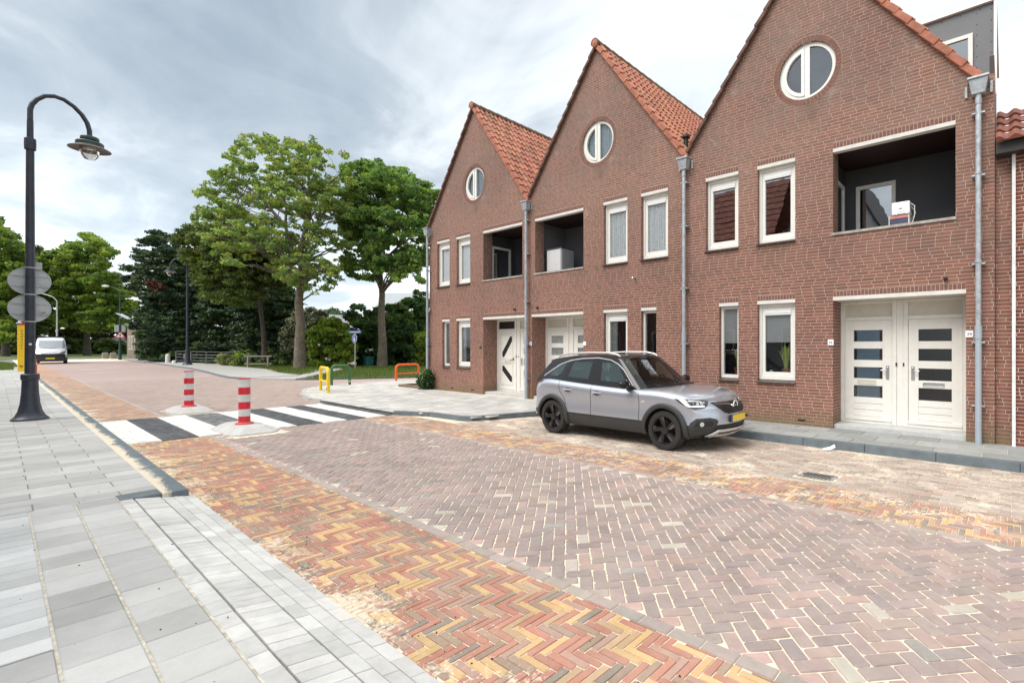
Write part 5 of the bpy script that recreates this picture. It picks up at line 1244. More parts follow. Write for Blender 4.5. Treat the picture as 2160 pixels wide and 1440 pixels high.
# lindens at the far left
lo = [([(78, 560), (100, 525), (130, 520), (165, 500), (190, 494), (225, 505), (232, 545), (262, 590), (285, 625), (290, 655), (262, 690), (238, 700), (215, 672), (180, 690), (150, 668), (120, 690), (95, 672), (70, 660)], (184, 748), [(184, 748), (183, 700), (186, 640), (188, 580), (190, 530)], 84, 'big linden tree with a broad layered crown by the far bend'),
      ([(20, 560), (45, 530), (80, 520), (105, 545), (112, 600), (110, 660), (90, 720), (60, 735), (28, 720), (10, 650)], (66, 748), [(66, 748), (68, 700), (66, 640), (64, 580)], 96, 'shaded linden tree behind the near lamp and the van'),
      ([(-40, 480), (-10, 455), (10, 470), (28, 500), (45, 525), (40, 580), (45, 640), (30, 700), (5, 735), (-30, 690), (-45, 600)], (12, 748), [(12, 748), (12, 700), (8, 640), (0, 560), (-5, 500)], 78, 'linden tree cut by the left edge of the view'),
      ([(150, 640), (190, 655), (240, 668), (280, 660), (300, 690), (290, 735), (240, 745), (190, 742), (140, 740), (110, 720), (120, 680)], (215, 748), [(215, 748), (216, 720), (220, 690)], 104, 'dark undergrowth tree below the lindens'),]
for i, (ol, ba, tp, Z, lab) in enumerate(lo):
    tree('linden_tree', lab, ba, Z, ol, tp, 520 if i != 3 else 300, 5.5, .85, G3 if i in (0, 2) else [(.08, .11, .026), (.06, .085, .02), (.11, .135, .03)], .32, 75, 20 + i, .5, .45, gap=.40, group='linden trees at the far bend', limbs=26, bark=BARKD)
# conifers
def conifer(label, base, Z, outline, seed, n, top, tcol=BARKD, trunk=None, dep=3.5):
    bx, by, _ = U(base[0], base[1], Z); T = thing('conifer', label, 'tree', (bx, by, 0), group='dark conifers by the water')
    b = MB(); tp = [(0, 0, -.1)] + [tuple(Vector(U(px, py, Z)) - Vector((bx, by, 0))) for px, py in trunk]
    b.tube(tp, [.30 * (1 - .8 * i / (len(tp) - 1)) for i in range(len(tp))], 10)
    cl = px_clumps(outline, Z, n * 3, dep, .40, .42, seed, .34); out = []
    g = random.Random(seed)
    for c in cl:
        x, y, z = c[0] - bx, c[1] - by, c[2]; out.append((x, y, z, c[3] * 1.25, c[4] * 1.25, c[5]))
    for c in g.sample(out, min(34, len(out))):
        p = min(tp, key=lambda q: abs(q[2] - c[2] + .5)); limb(b, p, c[:3], .05, .012, -.06)
    for _ in range(14):                     # bare dead twigs low on the stem
        z = g.uniform(1.2, tp[-1][2] * .5); a = g.uniform(0, 2 * PI); l_ = g.uniform(1., 2.4); limb(b, (0, 0, z), (l_ * math.cos(a), l_ * math.sin(a), z - g.uniform(-.4, .6)), .03, .008, 0, n=4, k=5)
    b.build('trunk', tcol, T, smooth=True, ang=80)
    leaves('crown', out, 62, .15, GD, NEEDLE, T, flat=.3, seed=seed, elong=2.6)
    return T
cA = [(318, 492), (340, 488), (350, 498), (375, 500), (395, 530), (412, 570), (425, 640), (430, 700), (420, 762), (330, 768), (300, 765), (290, 720), (280, 680), (300, 640), (275, 610), (262, 558), (290, 560), (285, 535), (308, 530), (296, 515), (322, 510)]
conifer('dark ragged topped conifer beside the distant crook lamp', (345, 766), 52, cA, 31, 260, 0, trunk=[(345, 700), (348, 620), (350, 560), (345, 505)], dep=4)
cB = [(420, 560), (450, 540), (480, 560), (500, 620), (510, 700), (505, 765), (440, 768), (410, 740), (405, 660)]
conifer('conifer with a bare pale leaning trunk behind the steel railing', (440, 768), 50, cB, 32, 150, 0, tcol=BARK, trunk=[(438, 720), (434, 680), (430, 640), (428, 600), (434, 560)], dep=3)
cC = [(500, 620), (540, 600), (580, 600), (610, 590), (630, 640), (625, 680), (610, 700), (600, 740), (590, 770), (500, 770), (490, 700)]
conifer('wide low dark conifer behind the timber rail', (560, 770), 47, cC, 33, 210, 0, trunk=[(560, 720), (560, 660), (565, 610)], dep=3.5)
T = thing('dead_branch', 'rusty brown dead spray hanging in the ragged conifer', 'branch', U(322, 600, 48), group=None)
leaves('needles', [(0, 0, 0, .55, .55, .5), (.3, .2, -.6, .3, .3, .6), (.65, .5, -.3, .4, .4, .4)], 110, .16, [(.13, .06, .03), (.10, .045, .025)], NEEDLE, T, seed=9, elong=2.6)
b = MB(); b.tube([(-.5, .3, .6), (0, 0, .2), (.4, .2, -.4)], .03, 6); b.build('twig', BARKD, T)
# bushes and hedge plants
def bush(label, outline, base, Z, n, dep, rad, cols, leaf, per, seed, flowers=None, sq=.75, name='bush'):
    bx, by, _ = U(base[0], base[1], Z); T = thing(name, label, 'bush', (bx, by, 0), group='bushes along the verge')
    cl = px_clumps(outline, Z, n * 2, dep, rad * .8, sq, seed, .30); cl = [(c[0] - bx, c[1] - by, max(.15, c[2])) + tuple(c[3:]) for c in cl]
    b = MB(); g = random.Random(seed)
    for c in g.sample(cl, min(14, len(cl))): limb(b, (g.uniform(-.3, .3), g.uniform(-.3, .3), -.1), c[:3], .04, .01, .05, n=4, k=5)
    b.build('stems', BARKD, T, smooth=True, ang=80)
    leaves('foliage', cl, per * .6, leaf, [tuple(v * 1.45 for v in c) for c in cols], LEAF, T, seed=seed)
    if flowers: leaves('blossom', [(c[0], c[1], c[2] + .05, c[3] * 1.05, c[4] * 1.05, c[5] * 1.05) for c in cl], flowers[0], flowers[1], [(.62, .60, .52), (.5, .5, .42)], LEAF, T, seed=seed + 1, elong=1.1, shell=.8)
GY = [(0.149, 0.210, 0.029), (0.115, 0.175, 0.026), (0.189, 0.238, 0.039)]
GL = [(0.042, 0.085, 0.031), (0.057, 0.114, 0.034), (0.030, 0.065, 0.024), (0.085, 0.133, 0.037)]
bush('rounded yellow green bush beside the thick tree trunk', [(652, 700), (680, 678), (710, 672), (735, 690), (750, 720), (745, 760), (720, 778), (670, 780), (650, 760)], (700, 778), 38.5, 95, 1.8, .36, GY, .13, 150, 41)
bush('bush with sprays of white blossom left of the thick trunk', [(598, 690), (620, 660), (650, 650), (690, 660), (690, 700), (655, 730), (650, 770), (610, 772), (595, 740)], (622, 774), 41.5, 80, 1.6, .36, [(.05, .08, .025), (.035, .06, .02)], .13, 110, 42, (110, .09))
bush('tall dark laurel bush behind the blue footpath sign', [(735, 655), (760, 640), (775, 655), (800, 650), (838, 640), (870, 660), (885, 700), (880, 765), (840, 776), (760, 776), (735, 740)], (800, 774), 42.5, 190, 2.6, .42, GL, .15, 160, 43)
bush('bright lime bush at the corner of the far brick house', [(882, 700), (900, 690), (925, 700), (930, 765), (895, 775), (880, 745)], (905, 774), 39.5, 45, 1.3, .36, GY, .13, 150, 44)
bush('low mixed shrubs in the shade behind the timber rail', [(500, 745), (560, 735), (620, 748), (660, 760), (650, 778), (520, 778), (495, 770)], (585, 776), 40.5, 80, 1.2, .3, GL + GY[:1], .12, 120, 45, (12, .07))
bush('dark shrubs filling the gap under the conifers', [(300, 720), (370, 715), (430, 730), (500, 728), (505, 768), (300, 768)], (400, 768), 56, 150, 2.5, .5, GD, .17, 130, 46)
bush('tall dark thicket standing behind the three conifers', [(310, 600), (360, 570), (420, 560), (470, 590), (520, 600), (600, 610), (612, 760), (320, 760)], (460, 768), 62, 230, 3, .75, GD, .24, 120, 54, name='thicket')
bush('small leafy bush by the cottage fence', [(322, 740), (345, 730), (360, 745), (358, 766), (322, 766)], (340, 766), 51, 30, .8, .36, [(.03, .06, .02), (.045, .08, .025)], .13, 120, 47)
bush('grey green trees showing far off in the gap between the trunks', [(660, 665), (690, 655), (730, 660), (745, 690), (730, 720), (660, 720)], (700, 745), 85, 60, 3, 1.0, [(.07, .10, .06), (.055, .085, .05)], .3, 140, 48, name='far_tree_clump')
bush('tall dark screen of leaves behind the laurel', [(840, 650), (880, 610), (905, 640), (905, 770), (835, 772)], (875, 772), 46, 90, 2, .5, GL, .16, 150, 49)
bush('pale flowering plants in the planting bed at the house corner', [(888, 792), (905, 785), (912, 818), (893, 820), (886, 806)], (898, 820), 18.2, 26, .3, .16, [(.03, .075, .02), (.045, .09, .03)], .075, 100, 50, (14, .05))
bush('pale ornamental grass tuft under the railing', [(460, 755), (485, 748), (500, 760), (495, 772), (462, 772)], (480, 772), 43, 24, .5, .26, [(.20, .22, .10), (.15, .17, .08)], .10, 110, 51)
bush('green undergrowth along the far left of the road', [(-40, 700), (40, 690), (70, 700), (72, 748), (-40, 750)], (10, 750), 92, 80, 3, .9, [(.07, .085, .02), (.05, .07, .016)], .3, 150, 52)
bush('hedge behind the van under the lindens', [(120, 715), (180, 722), (260, 720), (264, 748), (130, 750)], (190, 750), 98, 90, 2, .8, [(.06, .09, .02), (.04, .065, .016)], .28, 150, 53)
# grass
def grass(name, region, n, h, z=-.03, seed=1):
    g = np.random.default_rng(seed); V = []; F = []; xs = [p[0] for p in region]; ys = [p[1] for p in region]; cnt = 0; Cc = []
    while cnt < n:
        x, y = g.uniform(min(xs), max(xs)), g.uniform(min(ys), max(ys))
        if not inside(region, x, y): continue
        a = g.uniform(0, 2*PI); hh = h * g.uniform(.4, 1.3); w_ = .012 + .012 * g.random(); lx, ly = g.normal(0, .35 * hh, 2); i = len(V)
        V += [(x - w_*math.cos(a), y - w_*math.sin(a), z), (x + w_*math.cos(a), y + w_*math.sin(a), z), (x + lx, y + ly, z + hh)]; F.append([i, i+1, i+2]); cnt += 1
        k = g.uniform(.6, 1.35); Cc += [(.125 * k, .175 * k, .045 * k, 1)] * 3
    me = bpy.data.meshes.new(name); me.from_pydata(V, [], F); me.materials.append(LEAF); at = me.color_attributes.new('Col', 'FLOAT_COLOR', 'POINT'); at.data.foreach_set('color', np.array(Cc, np.float32).ravel())
    return setting(link(me, name), 'stuff')
TURF = M('turf', (.095, .125, .038), .95, var=.4, scale=3, bump=.4)
verge1 = [(-27.6, -.6), (-26.4, 1.0), (-25.0, 3.5), (-24.5, 12), (-40, 16), (-40.5, 6.0), (-36.9, 5.1)]
verge2 = [(-31.6, .9), (-36.6, 1.0), (-41.5, 2.0), (-50, 2.0), (-56, 3.0), (-56, 12), (-39.5, 7), (-38.2, 4.2)]
b = MB(); b.prism(verge1, -.2, -.04); b.prism(verge2, -.2, -.04); setting(b.build('lawn', TURF))
grass('grass', verge1, 26000, .16, -.05, 1); grass('grass', verge2, 14000, .18, -.05, 2)
vl = [(-53, -10.6), (-53, -9.2), (-72, -9.0), (-80, -9.8), (-80, -11)]
b = MB(); b.prism(vl[::-1], -.2, .01); setting(b.build('lawn', TURF)); grass('grass', vl, 5000, .12, .01, 3)
b = MB(); b.prism([(-250, -60), (-97, -60), (-97, 2), (-92, 3.2), (-60, 3.2), (-60, 60), (-250, 60)], -.2, -.03); setting(b.build('lawn', TURF))
# planting bed with brick edge at the corner
T = thing('planting_bed', 'small planting bed edged with bricks at the corner of the far house', 'planter', (-18.3, .55, 0))
b = MB(); b.box(-.85, .95, -.75, -.66, -.05, .09); b.box(-.85, -.76, -.66, 1.2, -.05, .09); b.build('brick_edging', M('brown_brick_edging', (.17, .13, .095), .9, var=.3, scale=14), T, bevel=.01)
b = MB(); b.box(-.76, .95, -.66, 1.2, -.05, .05); b.build('soil', M('dark_soil', (.07, .055, .04), 1, var=.4, scale=20, bump=.6), T)

# grit and small bits swept on to the paving
g = np.random.default_rng(77); b = MB()
for _ in range(230):
    if g.random() < .5: x, y = g.uniform(-10, 0), -8.6 + abs(g.normal(0, .35)); z = ZR + .001
    elif g.random() < .22: x, y = g.uniform(-10, -1.5), g.uniform(-9.9, -8.9); z = .001
    else: x, y = g.uniform(-6, 1), g.uniform(-4.6, -1.5); z = ZR + .001
    if z > 0 and x > -7.3 and y > -9.05: continue
    r = g.uniform(.002, .0065); a = g.uniform(0, 6.28); p = [(x + r * g.uniform(.6, 1.3) * math.cos(a + k * 1.57), y + r * g.uniform(.6, 1.3) * math.sin(a + k * 1.57)) for k in range(4)]
    b.prism(p, z - .004, z + r * .7)
setting(b.build('grit', M('dark_grit', (.10, .075, .055), .95, var=.5, scale=30)), 'stuff')

# ------------------------------------------------------------------ vehicles
def interp(x, tab):
    if x <= tab[0][0]: return tab[0][1]
    for (a, p), (b_, q) in zip(tab, tab[1:]):
        if x <= b_: f = (x - a) / (b_ - a); return p + (q - p) * f
    return tab[-1][1]
def lattice(I, K, J, pos, mat):
    """closed hull of an (I+1)x(K+1)x(J+1) lattice; pos(i,k,j)->xyz, mat(kind,i,k,j)->index or None"""
    b = MB(); ix = {}
    def v(i, k, j):
        if (i, k, j) not in ix: ix[(i, k, j)] = len(b.v); b.v.append(pos(i, k, j))
        return ix[(i, k, j)]
    def f(q, mi):
        if mi is not None: b._f([v(*p) for p in q], mi)
    for i in range(I):
        for k in range(K):
            f([(i,k,0),(i+1,k,0),(i+1,k+1,0),(i,k+1,0)], mat('R', i, k, 0)); f([(i,k,J),(i,k+1,J),(i+1,k+1,J),(i+1,k,J)], mat('L', i, k, J))
        for j in range(J):
            f([(i,K,j),(i+1,K,j),(i+1,K,j+1),(i,K,j+1)], mat('T', i, K, j)); f([(i,0,j),(i,0,j+1),(i+1,0,j+1),(i+1,0,j)], mat('B', i, 0, j))
    for k in range(K):
        for j in range(J):
            f([(I,k,j),(I,k,j+1),(I,k+1,j+1),(I,k+1,j)], mat('F', I, k, j)); f([(0,k,j),(0,k+1,j),(0,k+1,j+1),(0,k,j+1)], mat('A', 0, k, j))
    return b
def evaluate(b, mats, level=2, cutters=()):
    me = bpy.data.meshes.new('tmp'); me.from_pydata(b.v, [], b.f)
    for m in mats: me.materials.append(m)
    me.polygons.foreach_set('material_index', b.m); me.polygons.foreach_set('use_smooth', [True] * len(me.polygons)); me.update()
    bm = bmesh.new(); bm.from_mesh(me); bmesh.ops.recalc_face_normals(bm, faces=bm.faces); bm.to_mesh(me); bm.free()
    o = bpy.data.objects.new('tmp', me); C.objects.link(o)
    s = o.modifiers.new('s', 'SUBSURF'); s.levels = level; s.render_levels = level
    for c in cutters:
        q = o.modifiers.new('b', 'BOOLEAN'); q.operation = 'DIFFERENCE'; q.object = c; q.solver = 'EXACT'
    bpy.context.view_layer.update()
    out = bpy.data.meshes.new_from_object(o.evaluated_get(bpy.context.evaluated_depsgraph_get()))
    bpy.data.objects.remove(o); return out
def bvh_of(me): return BVHTree.FromPolygons([v.co for v in me.vertices], [p.vertices for p in me.polygons])
def conform(b, poly, org, ud, vd, nd, tree_, off=.006, step=.03, mi=0, thick=0.):
    """patch laid on a body: 2-D outline (u,v) thrown along nd on to the surface"""
    bm = bmesh.new(); vs = [bm.verts.new((p[0], p[1], 0)) for p in poly]; f = bm.faces.new(vs); bmesh.ops.triangulate(bm, faces=[f])
    for _ in range(7):
        es = [e for e in bm.edges if e.calc_length() > step]
        if not es: break
        bmesh.ops.subdivide_edges(bm, edges=es, cuts=1, use_grid_fill=False); bmesh.ops.triangulate(bm, faces=[f for f in bm.faces if len(f.verts) > 3])
    ud, vd, nd, org = Vector(ud).normalized(), Vector(vd).normalized(), Vector(nd).normalized(), Vector(org); n0 = len(b.v); bm.verts.ensure_lookup_table(); bm.verts.index_update()
    rays = []
    for v in bm.verts:
        p = org + ud * v.co.x + vd * v.co.y; h = tree_.ray_cast(p, nd); rays.append((p, (h[0] - p).length if h[0] is not None else None))
    ok = [r for r in rays if r[1] is not None]
    for p, l_ in rays:
        if l_ is None: l_ = min(ok, key=lambda r: (r[0] - p).length)[1] if ok else 1.
        b.v.append(tuple(p + nd * (l_ - off)))
    for f in bm.faces: b._f([n0 + v.index for v in f.verts], mi)
    bm.free()
def ring_poly(cx, cz, r0, r1, a0, a1, n=28): return [(cx + r1 * math.cos(a0 + (a1-a0)*k/n), cz + r1 * math.sin(a0 + (a1-a0)*k/n)) for k in range(n+1)] + [(cx + r0 * math.cos(a1 - (a1-a0)*k/n), cz + r0 * math.sin(a1 - (a1-a0)*k/n)) for k in range(n+1)]
def carpaint(name, col):
    m, nt, b = nodes(name); tc = N(nt, 'ShaderNodeTexCoord').outputs['Object']
    L(nt, mixc(nt, noise(nt, tc, 500, 2), [c * .93 for c in col], [c * 1.07 for c in col]), b.inputs['Base Color']); b.inputs['Metallic'].default_value = .72; b.inputs['Roughness'].default_value = .34
    b.inputs['Coat Weight'].default_value = 1; b.inputs['Coat Roughness'].default_value = .03; return m
SILV = carpaint('silver_metallic_paint', (.49, .535, .605)); GLOSSK = M('gloss_black_paint', (.008, .008, .009), .12, coat=.0, var=.02, spec=.42)
CLAD = M('grey_black_cladding', (.035, .036, .038), .55, var=.08, bump=.1, bscale=300); WELL = M('wheel_well', (.008, .008, .008), .9)
TYRE = M('tyre_rubber', (.022, .021, .020), .8, var=.2, scale=15); RIM = M('black_alloy', (.04, .04, .042), .25, metal=.5); RIMS = M('alloy_face_edge', (.42, .42, .42), .25, metal=.7)
CHROME = M('bright_trim', (.80, .80, .80), .16, metal=1., var=.01); SATIN = M('satin_silver_trim', (.62, .62, .60), .35, metal=.5, var=.03)
CGLASS = glass_mat('tinted_car_glass', (.30, .36, .35), .075, gcol=(.80, .97, .95)); WGLASS = glass_mat('windscreen_glass', (.50, .58, .54), .02)
LENS = M('headlamp_housing', (.03, .032, .035), .15, coat=1.); LED = emit_mat('led_strip', (.8, .83, .9), .25); REDL = M('red_lamp', (.20, .008, .012), .15, coat=1.)
PLATEY = M('yellow_plate', (.86, .60, .04), .45, var=.03); PBLUE = M('plate_blue', (.02, .06, .35), .4); SEAT = M('seat_fabric', (.04, .04, .042), .9)
def wheel(T, x, y, r, wd, side, spokes=True):
    b = MB(); h = wd / 2; rr = r * .69
    prof = [(rr, -h), (r * .80, -h - .006), (r * .93, -h + .004), (r * .985, -h + .03), (r, -h + .06), (r, h - .06), (r * .985, h - .03), (r * .93, h - .004), (r * .8, h + .006), (rr, h)]
    b.lathe(prof, (0, 0, 0), 44, axis='y')
    for k in range(60):
        t = 2*PI*k/60
        for sg in (-1, 1): 
            p = lambda a, q, rad: (rad * math.cos(a), q, rad * math.sin(a)); t2 = t + .045
            b.poly([p(t, sg * (h - .012), r * .975), p(t2, sg * (h - .012), r * .975), p(t2, sg * (h - .07), r * 1.004), p(t, sg * (h - .07), r * 1.004)])
    o = b.build('wheel', TYRE, T, smooth=True, ang=30); o.location = (x, y, r)
    b = MB(); f = side * (h - .012)
    b.lathe([(rr + .004, f), (rr * .94, f - side * .004), (rr * .90, f - side * .03), (rr * .88, f - side * .12), (.0, f - side * .12)], n=36, axis='y')
    if spokes:
        for k in range(5):
            a = 2*PI*k/5 + .35
            for off, tw in ((-.16, .34), (.16, .16)):
                c0, c1 = a + off * .8, a + off + tw; w0, w1 = .020, .032
                q = []
                for (cc, rad, ww) in ((c0, .05, w0), (c1, rr * .93, w1)):
                    dx, dz = math.cos(cc), math.sin(cc); px_, pz_ = -dz, dx
                    q.append([(rad*dx - px_*ww, rad*dz - pz_*ww), (rad*dx + px_*ww, rad*dz + pz_*ww)])
                y0, y1 = f - side * .05, f - side * .002
                P0 = [(q[0][0], y0), (q[0][1], y0), (q[1][1], y0), (q[1][0], y0), (q[0][0], y1 - side * .018), (q[0][1], y1 - side * .018), (q[1][1], y1), (q[1][0], y1)]
                b.hexa([(p_[0], yy, p_[1]) for p_, yy in P0], 0)
                e0, e1 = P0[7][0], P0[6][0]
                b.poly([(e0[0], y1 + side * .001, e0[1]), ((e0[0] * .35 + q[0][0][0] * .65), y1 - side * .011, e0[1] * .35 + q[0][0][1] * .65), ((e0[0] * .35 + q[0][0][0] * .65) * .97 + q[0][1][0] * .03, y1 - side * .011, (e0[1] * .35 + q[0][0][1] * .65) + .006), (e0[0] * .9 + e1[0] * .1, y1 + side * .001, e0[1] * .9 + e1[1] * .1)], 1)
        b.lathe([(.062, f - side * .03), (.062, f - side * .006), (.03, f), (.0, f)], n=20, axis='y')
    else:
        b.lathe([(rr * .8, f - side * .03), (rr * .5, f - side * .005), (0, f)], n=20, axis='y')
    rim = b.build('rim', [RIM, RIMS], o, smooth=True, ang=30)
    return o

def build_car():
    T = thing('parked_car', 'silver compact crossover with a black roof and yellow plate parked by the houses', 'car', (-5.72, -2.44, ZR - .018))
    xs = [-2.06, -1.96, -1.72, -1.32, -.92, -.30, .30, .78, 1.02, 1.34, 1.70, 1.98, 2.13, 2.20]
    I = len(xs) - 1; K = 6; Y = [-1, -.72, -.28, .28, .72, 1]; J = 5
    topz = [(-2.06, .98), (-1.72, 1.075), (-1.32, 1.08), (-.92, 1.05), (-.3, 1.015), (.3, .985), (.78, .975), (1.02, .985), (1.34, .975), (1.7, .935), (1.98, .885), (2.13, .84), (2.2, .78)]
    wk = [.77, .875, .900, .868, .908, .874, .80]
    def pos(i, k, j):
        x = xs[i]; tz = interp(x, topz); yv = Y[j]
        lift = max(0, (x - 1.8) * .12) + max(0, (-1.7 - x) * .35)
        z = [.205 + lift, .275 + lift * .7, .455, .455 + (tz - .455) * .40, .455 + (tz - .455) * .72, .455 + (tz - .455) * .92, tz][k]
        hw = wk[k] * (1 - .07 * max(0, (x - 1.3) / .9) ** 2) * (1 - .07 * max(0, (-1.5 - x) / .56) ** 2)
        if x > .9 and k == 6: hw *= 1 - .02 * (x - .9)
        if k == 6 and x > .9: z += .055 * (1 - yv * yv) * min(1, (x - .9) / .3)
        X = x; fr = max(0, (x - 1.25) / .95); re = max(0, (-1.45 - x) / .61)
        X -= .34 * abs(yv) ** 2.6 * fr ** 1.4; X += .20 * abs(yv) ** 2.6 * re
        if i == I: X += [-.16, -.035, .0, .0, -.03, -.07, -.16][k]
        if i == I - 1: X += [-.08, -.01, 0, 0, -.01, -.02, -.04][k]
        if i == 0: X += [.12, .02, 0, .02, .05, .08, .14][k]
        return (X, hw * yv, z)
    def mat(kd, i, k, j):
        if kd == 'B': return 1
        if kd in 'RL': return 1 if k < 2 else 0
        if kd == 'F': return 1 if k < 2 else 0
        if kd == 'A': return 1 if k < 3 else 0
        return 0
    cut = []
    for x in (-1.302, 1.302):
        for sg in (-1, 1):
            b = MB(); b.lathe([(0, -.25), (.372, -.25), (.372, .25), (0, .25)], (x, sg * .86, .335), 40, axis='y')
            me = bpy.data.meshes.new('cut'); me.from_pydata(b.v, [], b.f); me.materials.append(WELL)
            bm = bmesh.new(); bm.from_mesh(me); bmesh.ops.remove_doubles(bm, verts=bm.verts, dist=1e-5); bmesh.ops.recalc_face_normals(bm, faces=bm.faces); bm.to_mesh(me); bm.free()
            o = bpy.data.objects.new('cut', me); C.objects.link(o); cut.append(o)
    lat = lattice(I, K, J, pos, mat)
    smooth_me = evaluate(lat, [SILV, CLAD, WELL], 3); tree_ = bvh_of(smooth_me)
    body = evaluate(lat, [SILV, CLAD, WELL], 3, cut)
    for o in cut: bpy.data.objects.remove(o)
    wi = [i for i, m in enumerate(body.materials) if m and m.name == 'wheel_well'][0]
    for p in body.polygons:
        c = p.center
        for x in (-1.302, 1.302):
            if math.hypot(c.x - x, c.z - .335) < .374 and abs(c.y) > .58 and abs(p.normal.z) + abs(p.normal.x) > .4 or (math.hypot(c.x - x, c.z - .335) < .37 and abs(abs(c.y) - .61) < .02): p.material_index = wi
    body.set_sharp_from_angle(angle=R(38)); body.name = 'body'; bo = link(body, 'body', T)
    # greenhouse
    cols = [(-1.93, -1.60), (-1.80, -1.52), (-1.55, -1.28), (-1.15, -1.02), (-1.10, -.985), (-.335, -.315), (-.26, -.265), (.66, .10), (.82, .22)]
    I2 = len(cols) - 1; K2 = 4; Y2 = [-1, -.7, -.25, .25, .7, 1]
    rail = [(-1.6, 1.44), (-1.28, 1.485), (-.95, 1.515), (-.3, 1.535), (.05, 1.520), (.22, 1.495)]
    wtop = [(-1.6, 1.16), (-1.52, 1.25), (-1.28, 1.39), (-1.03, 1.45), (-.3, 1.495), (.05, 1.470), (.22, 1.43)]
    def pos2(i, k, j):
        xb, xt = cols[i]; yv = Y2[j]; zb = interp(xb, topz) - .015; zt = interp(xt, rail); zw = interp(xt, wtop)
        z = [zb, zb + .012, zw, zt - .022, zt][k]; f = (z - zb) / (zt - zb); x = xb + (xt - xb) * f
        hw = [.825, .818, .825 - .205 * (zw - zb) / (zt - zb), .635, .575][k] * (1 - .05 * max(0, (-1.2 - xb)) / .7)
        fr = (i - (I2 - 2)) / 2 if i > I2 - 2 else 0; x += (.26 - .06 * f) * (1 - abs(yv) ** 2.2) * (1 if i == I2 else (.35 if i == I2 - 1 else 0))
        if i == 0: x -= .10 * (1 - abs(yv) ** 2.2)
        if i == 1: x -= .03 * (1 - abs(yv) ** 2.2)
        if k == 4: z += .045 * (1 - yv * yv)
        return (x, hw * yv, z)
    def mat2(kd, i, k, j):
        if kd == 'B': return None
        if kd in 'RL' and k == 1 and i in (2, 4, 6): return 1
        if kd == 'F' and k in (1, 2): return 2
        if kd == 'A' and k in (1, 2): return 1
        return 0
    gh = evaluate(lattice(I2, K2, 5, pos2, mat2), [GLOSSK, CGLASS, WGLASS], 3); gt = bvh_of(gh)
    vs = [tuple(v.co) for v in gh.vertices]
    parts = {}
    for p in gh.polygons:
        key = 'roof_shell' if p.material_index == 0 else 'windscreen' if p.material_index == 2 else 'rear_window' if p.center.x < -1.55 else ('side_window', 'r' if p.center.y < 0 else 'l', 0 if p.center.x > -.29 else 1 if p.center.x > -1.08 else 2)
        parts.setdefault(key, []).append(p)
    for key, ps in parts.items():
        b = MB(); mp_ = {}
        for p in ps:
            q = []
            for vi in p.vertices:
                if vi not in mp_: mp_[vi] = len(b.v); b.v.append(vs[vi])
                q.append(mp_[vi])
            b._f(q, 0)
        nm = key if isinstance(key, str) else 'side_window'
        b.build(nm, gh.materials[ps[0].material_index], T, smooth=True, ang=60)
    # interior
    b = MB(); b.box(-1.75, .7, -.76, .76, .55, .62); b.box(.55, .98, -.74, .74, .62, .965); b.box(-1.7, -1.5, -.7, .7, .62, 1.05); b.build('interior', BLACK, T)
    for y in (-.36, .36):
        b = MB(); b.box(-.45, .05, y - .25, y + .25, .62, .78); b.hexa([(-.62, y - .25, .75), (-.44, y - .25, .75), (-.44, y + .25, .75), (-.62, y + .25, .75), (-.74, y - .22, 1.28), (-.62, y - .22, 1.28), (-.62, y + .22, 1.28), (-.74, y + .22, 1.28)]); b.box(-.76, -.66, y - .13, y + .13, 1.3, 1.46); b.build('seat', SEAT, T, bevel=.03)
    b = MB(); b.box(-1.45, -1.3, -.6, .6, .62, 1.2); b.build('rear_seat', SEAT, T, bevel=.03)
    b = MB(); pts = [(.36 + .08 * math.sin(t), .36 + .17 * math.cos(t), 1.0 + .15 * math.sin(t)) for t in [2*PI*k/20 for k in range(21)]]; b.tube(pts, .015, 6); b.build('steering_wheel', BLACK, T, smooth=True)
    # trims, seams, lamps on both sides
    for sg in (-1, 1):
        org = (0, sg * 3, 0); nd = (0, -sg, 0); ux = (1, 0, 0); uz = (0, 0, 1)
        for x in (-1.302, 1.302):
            b = MB(); na = 40
            for k in range(na + 1):
                a = R(-14) + R(208) * k / na
                for r_ in (.362, .385, .41, .436):
                    px_, pz_ = x + r_ * math.cos(a), .335 + r_ * math.sin(a); h = tree_.ray_cast(Vector((px_, sg * 3, max(pz_, .25))), Vector((0, -sg, 0)))
                    yy = h[0].y if h[0] is not None else sg * .84
                    b.v.append((px_, yy + sg * (.016 if r_ < .43 else .003), pz_))
            for k in range(na):
                for j in range(3): q = k * 4 + j; b._f([q, q + 1, q + 5, q + 4], 0)
            o = b.build('arch_cladding', CLAD, T, smooth=True); so_ = o.modifiers.new('s', 'SOLIDIFY'); so_.thickness = .03; so_.offset = 0
        def onb(x, z, off=.004, t=tree_):
            h = t.ray_cast(Vector((x, sg * 3, z)), Vector((0, -sg, 0))); return (h[0] + Vector((0, sg * off, 0))) if h[0] is not None else Vector((x, sg * .85, z))
        b = MB()
        for ln in ([(.80, .44), (.80, .60), (.81, .80), (.78, .93)], [(-.295, .44), (-.295, .7), (-.29, .99)], [(-.93, .60), (-.98, .72), (-1.09, .86), (-1.13, 1.03)], [(.80, .445), (.0, .445), (-.86, .445)]):
            dense = []
            for (p, q) in zip(ln, ln[1:]):
                for k in range(8): dense.append((p[0] + (q[0]-p[0])*k/8, p[1] + (q[1]-p[1])*k/8))
            b.tube([onb(x, z, .0005) for x, z in dense + [ln[-1]]], .0045, 5)
        b.build('door_seam', BLACK, T)
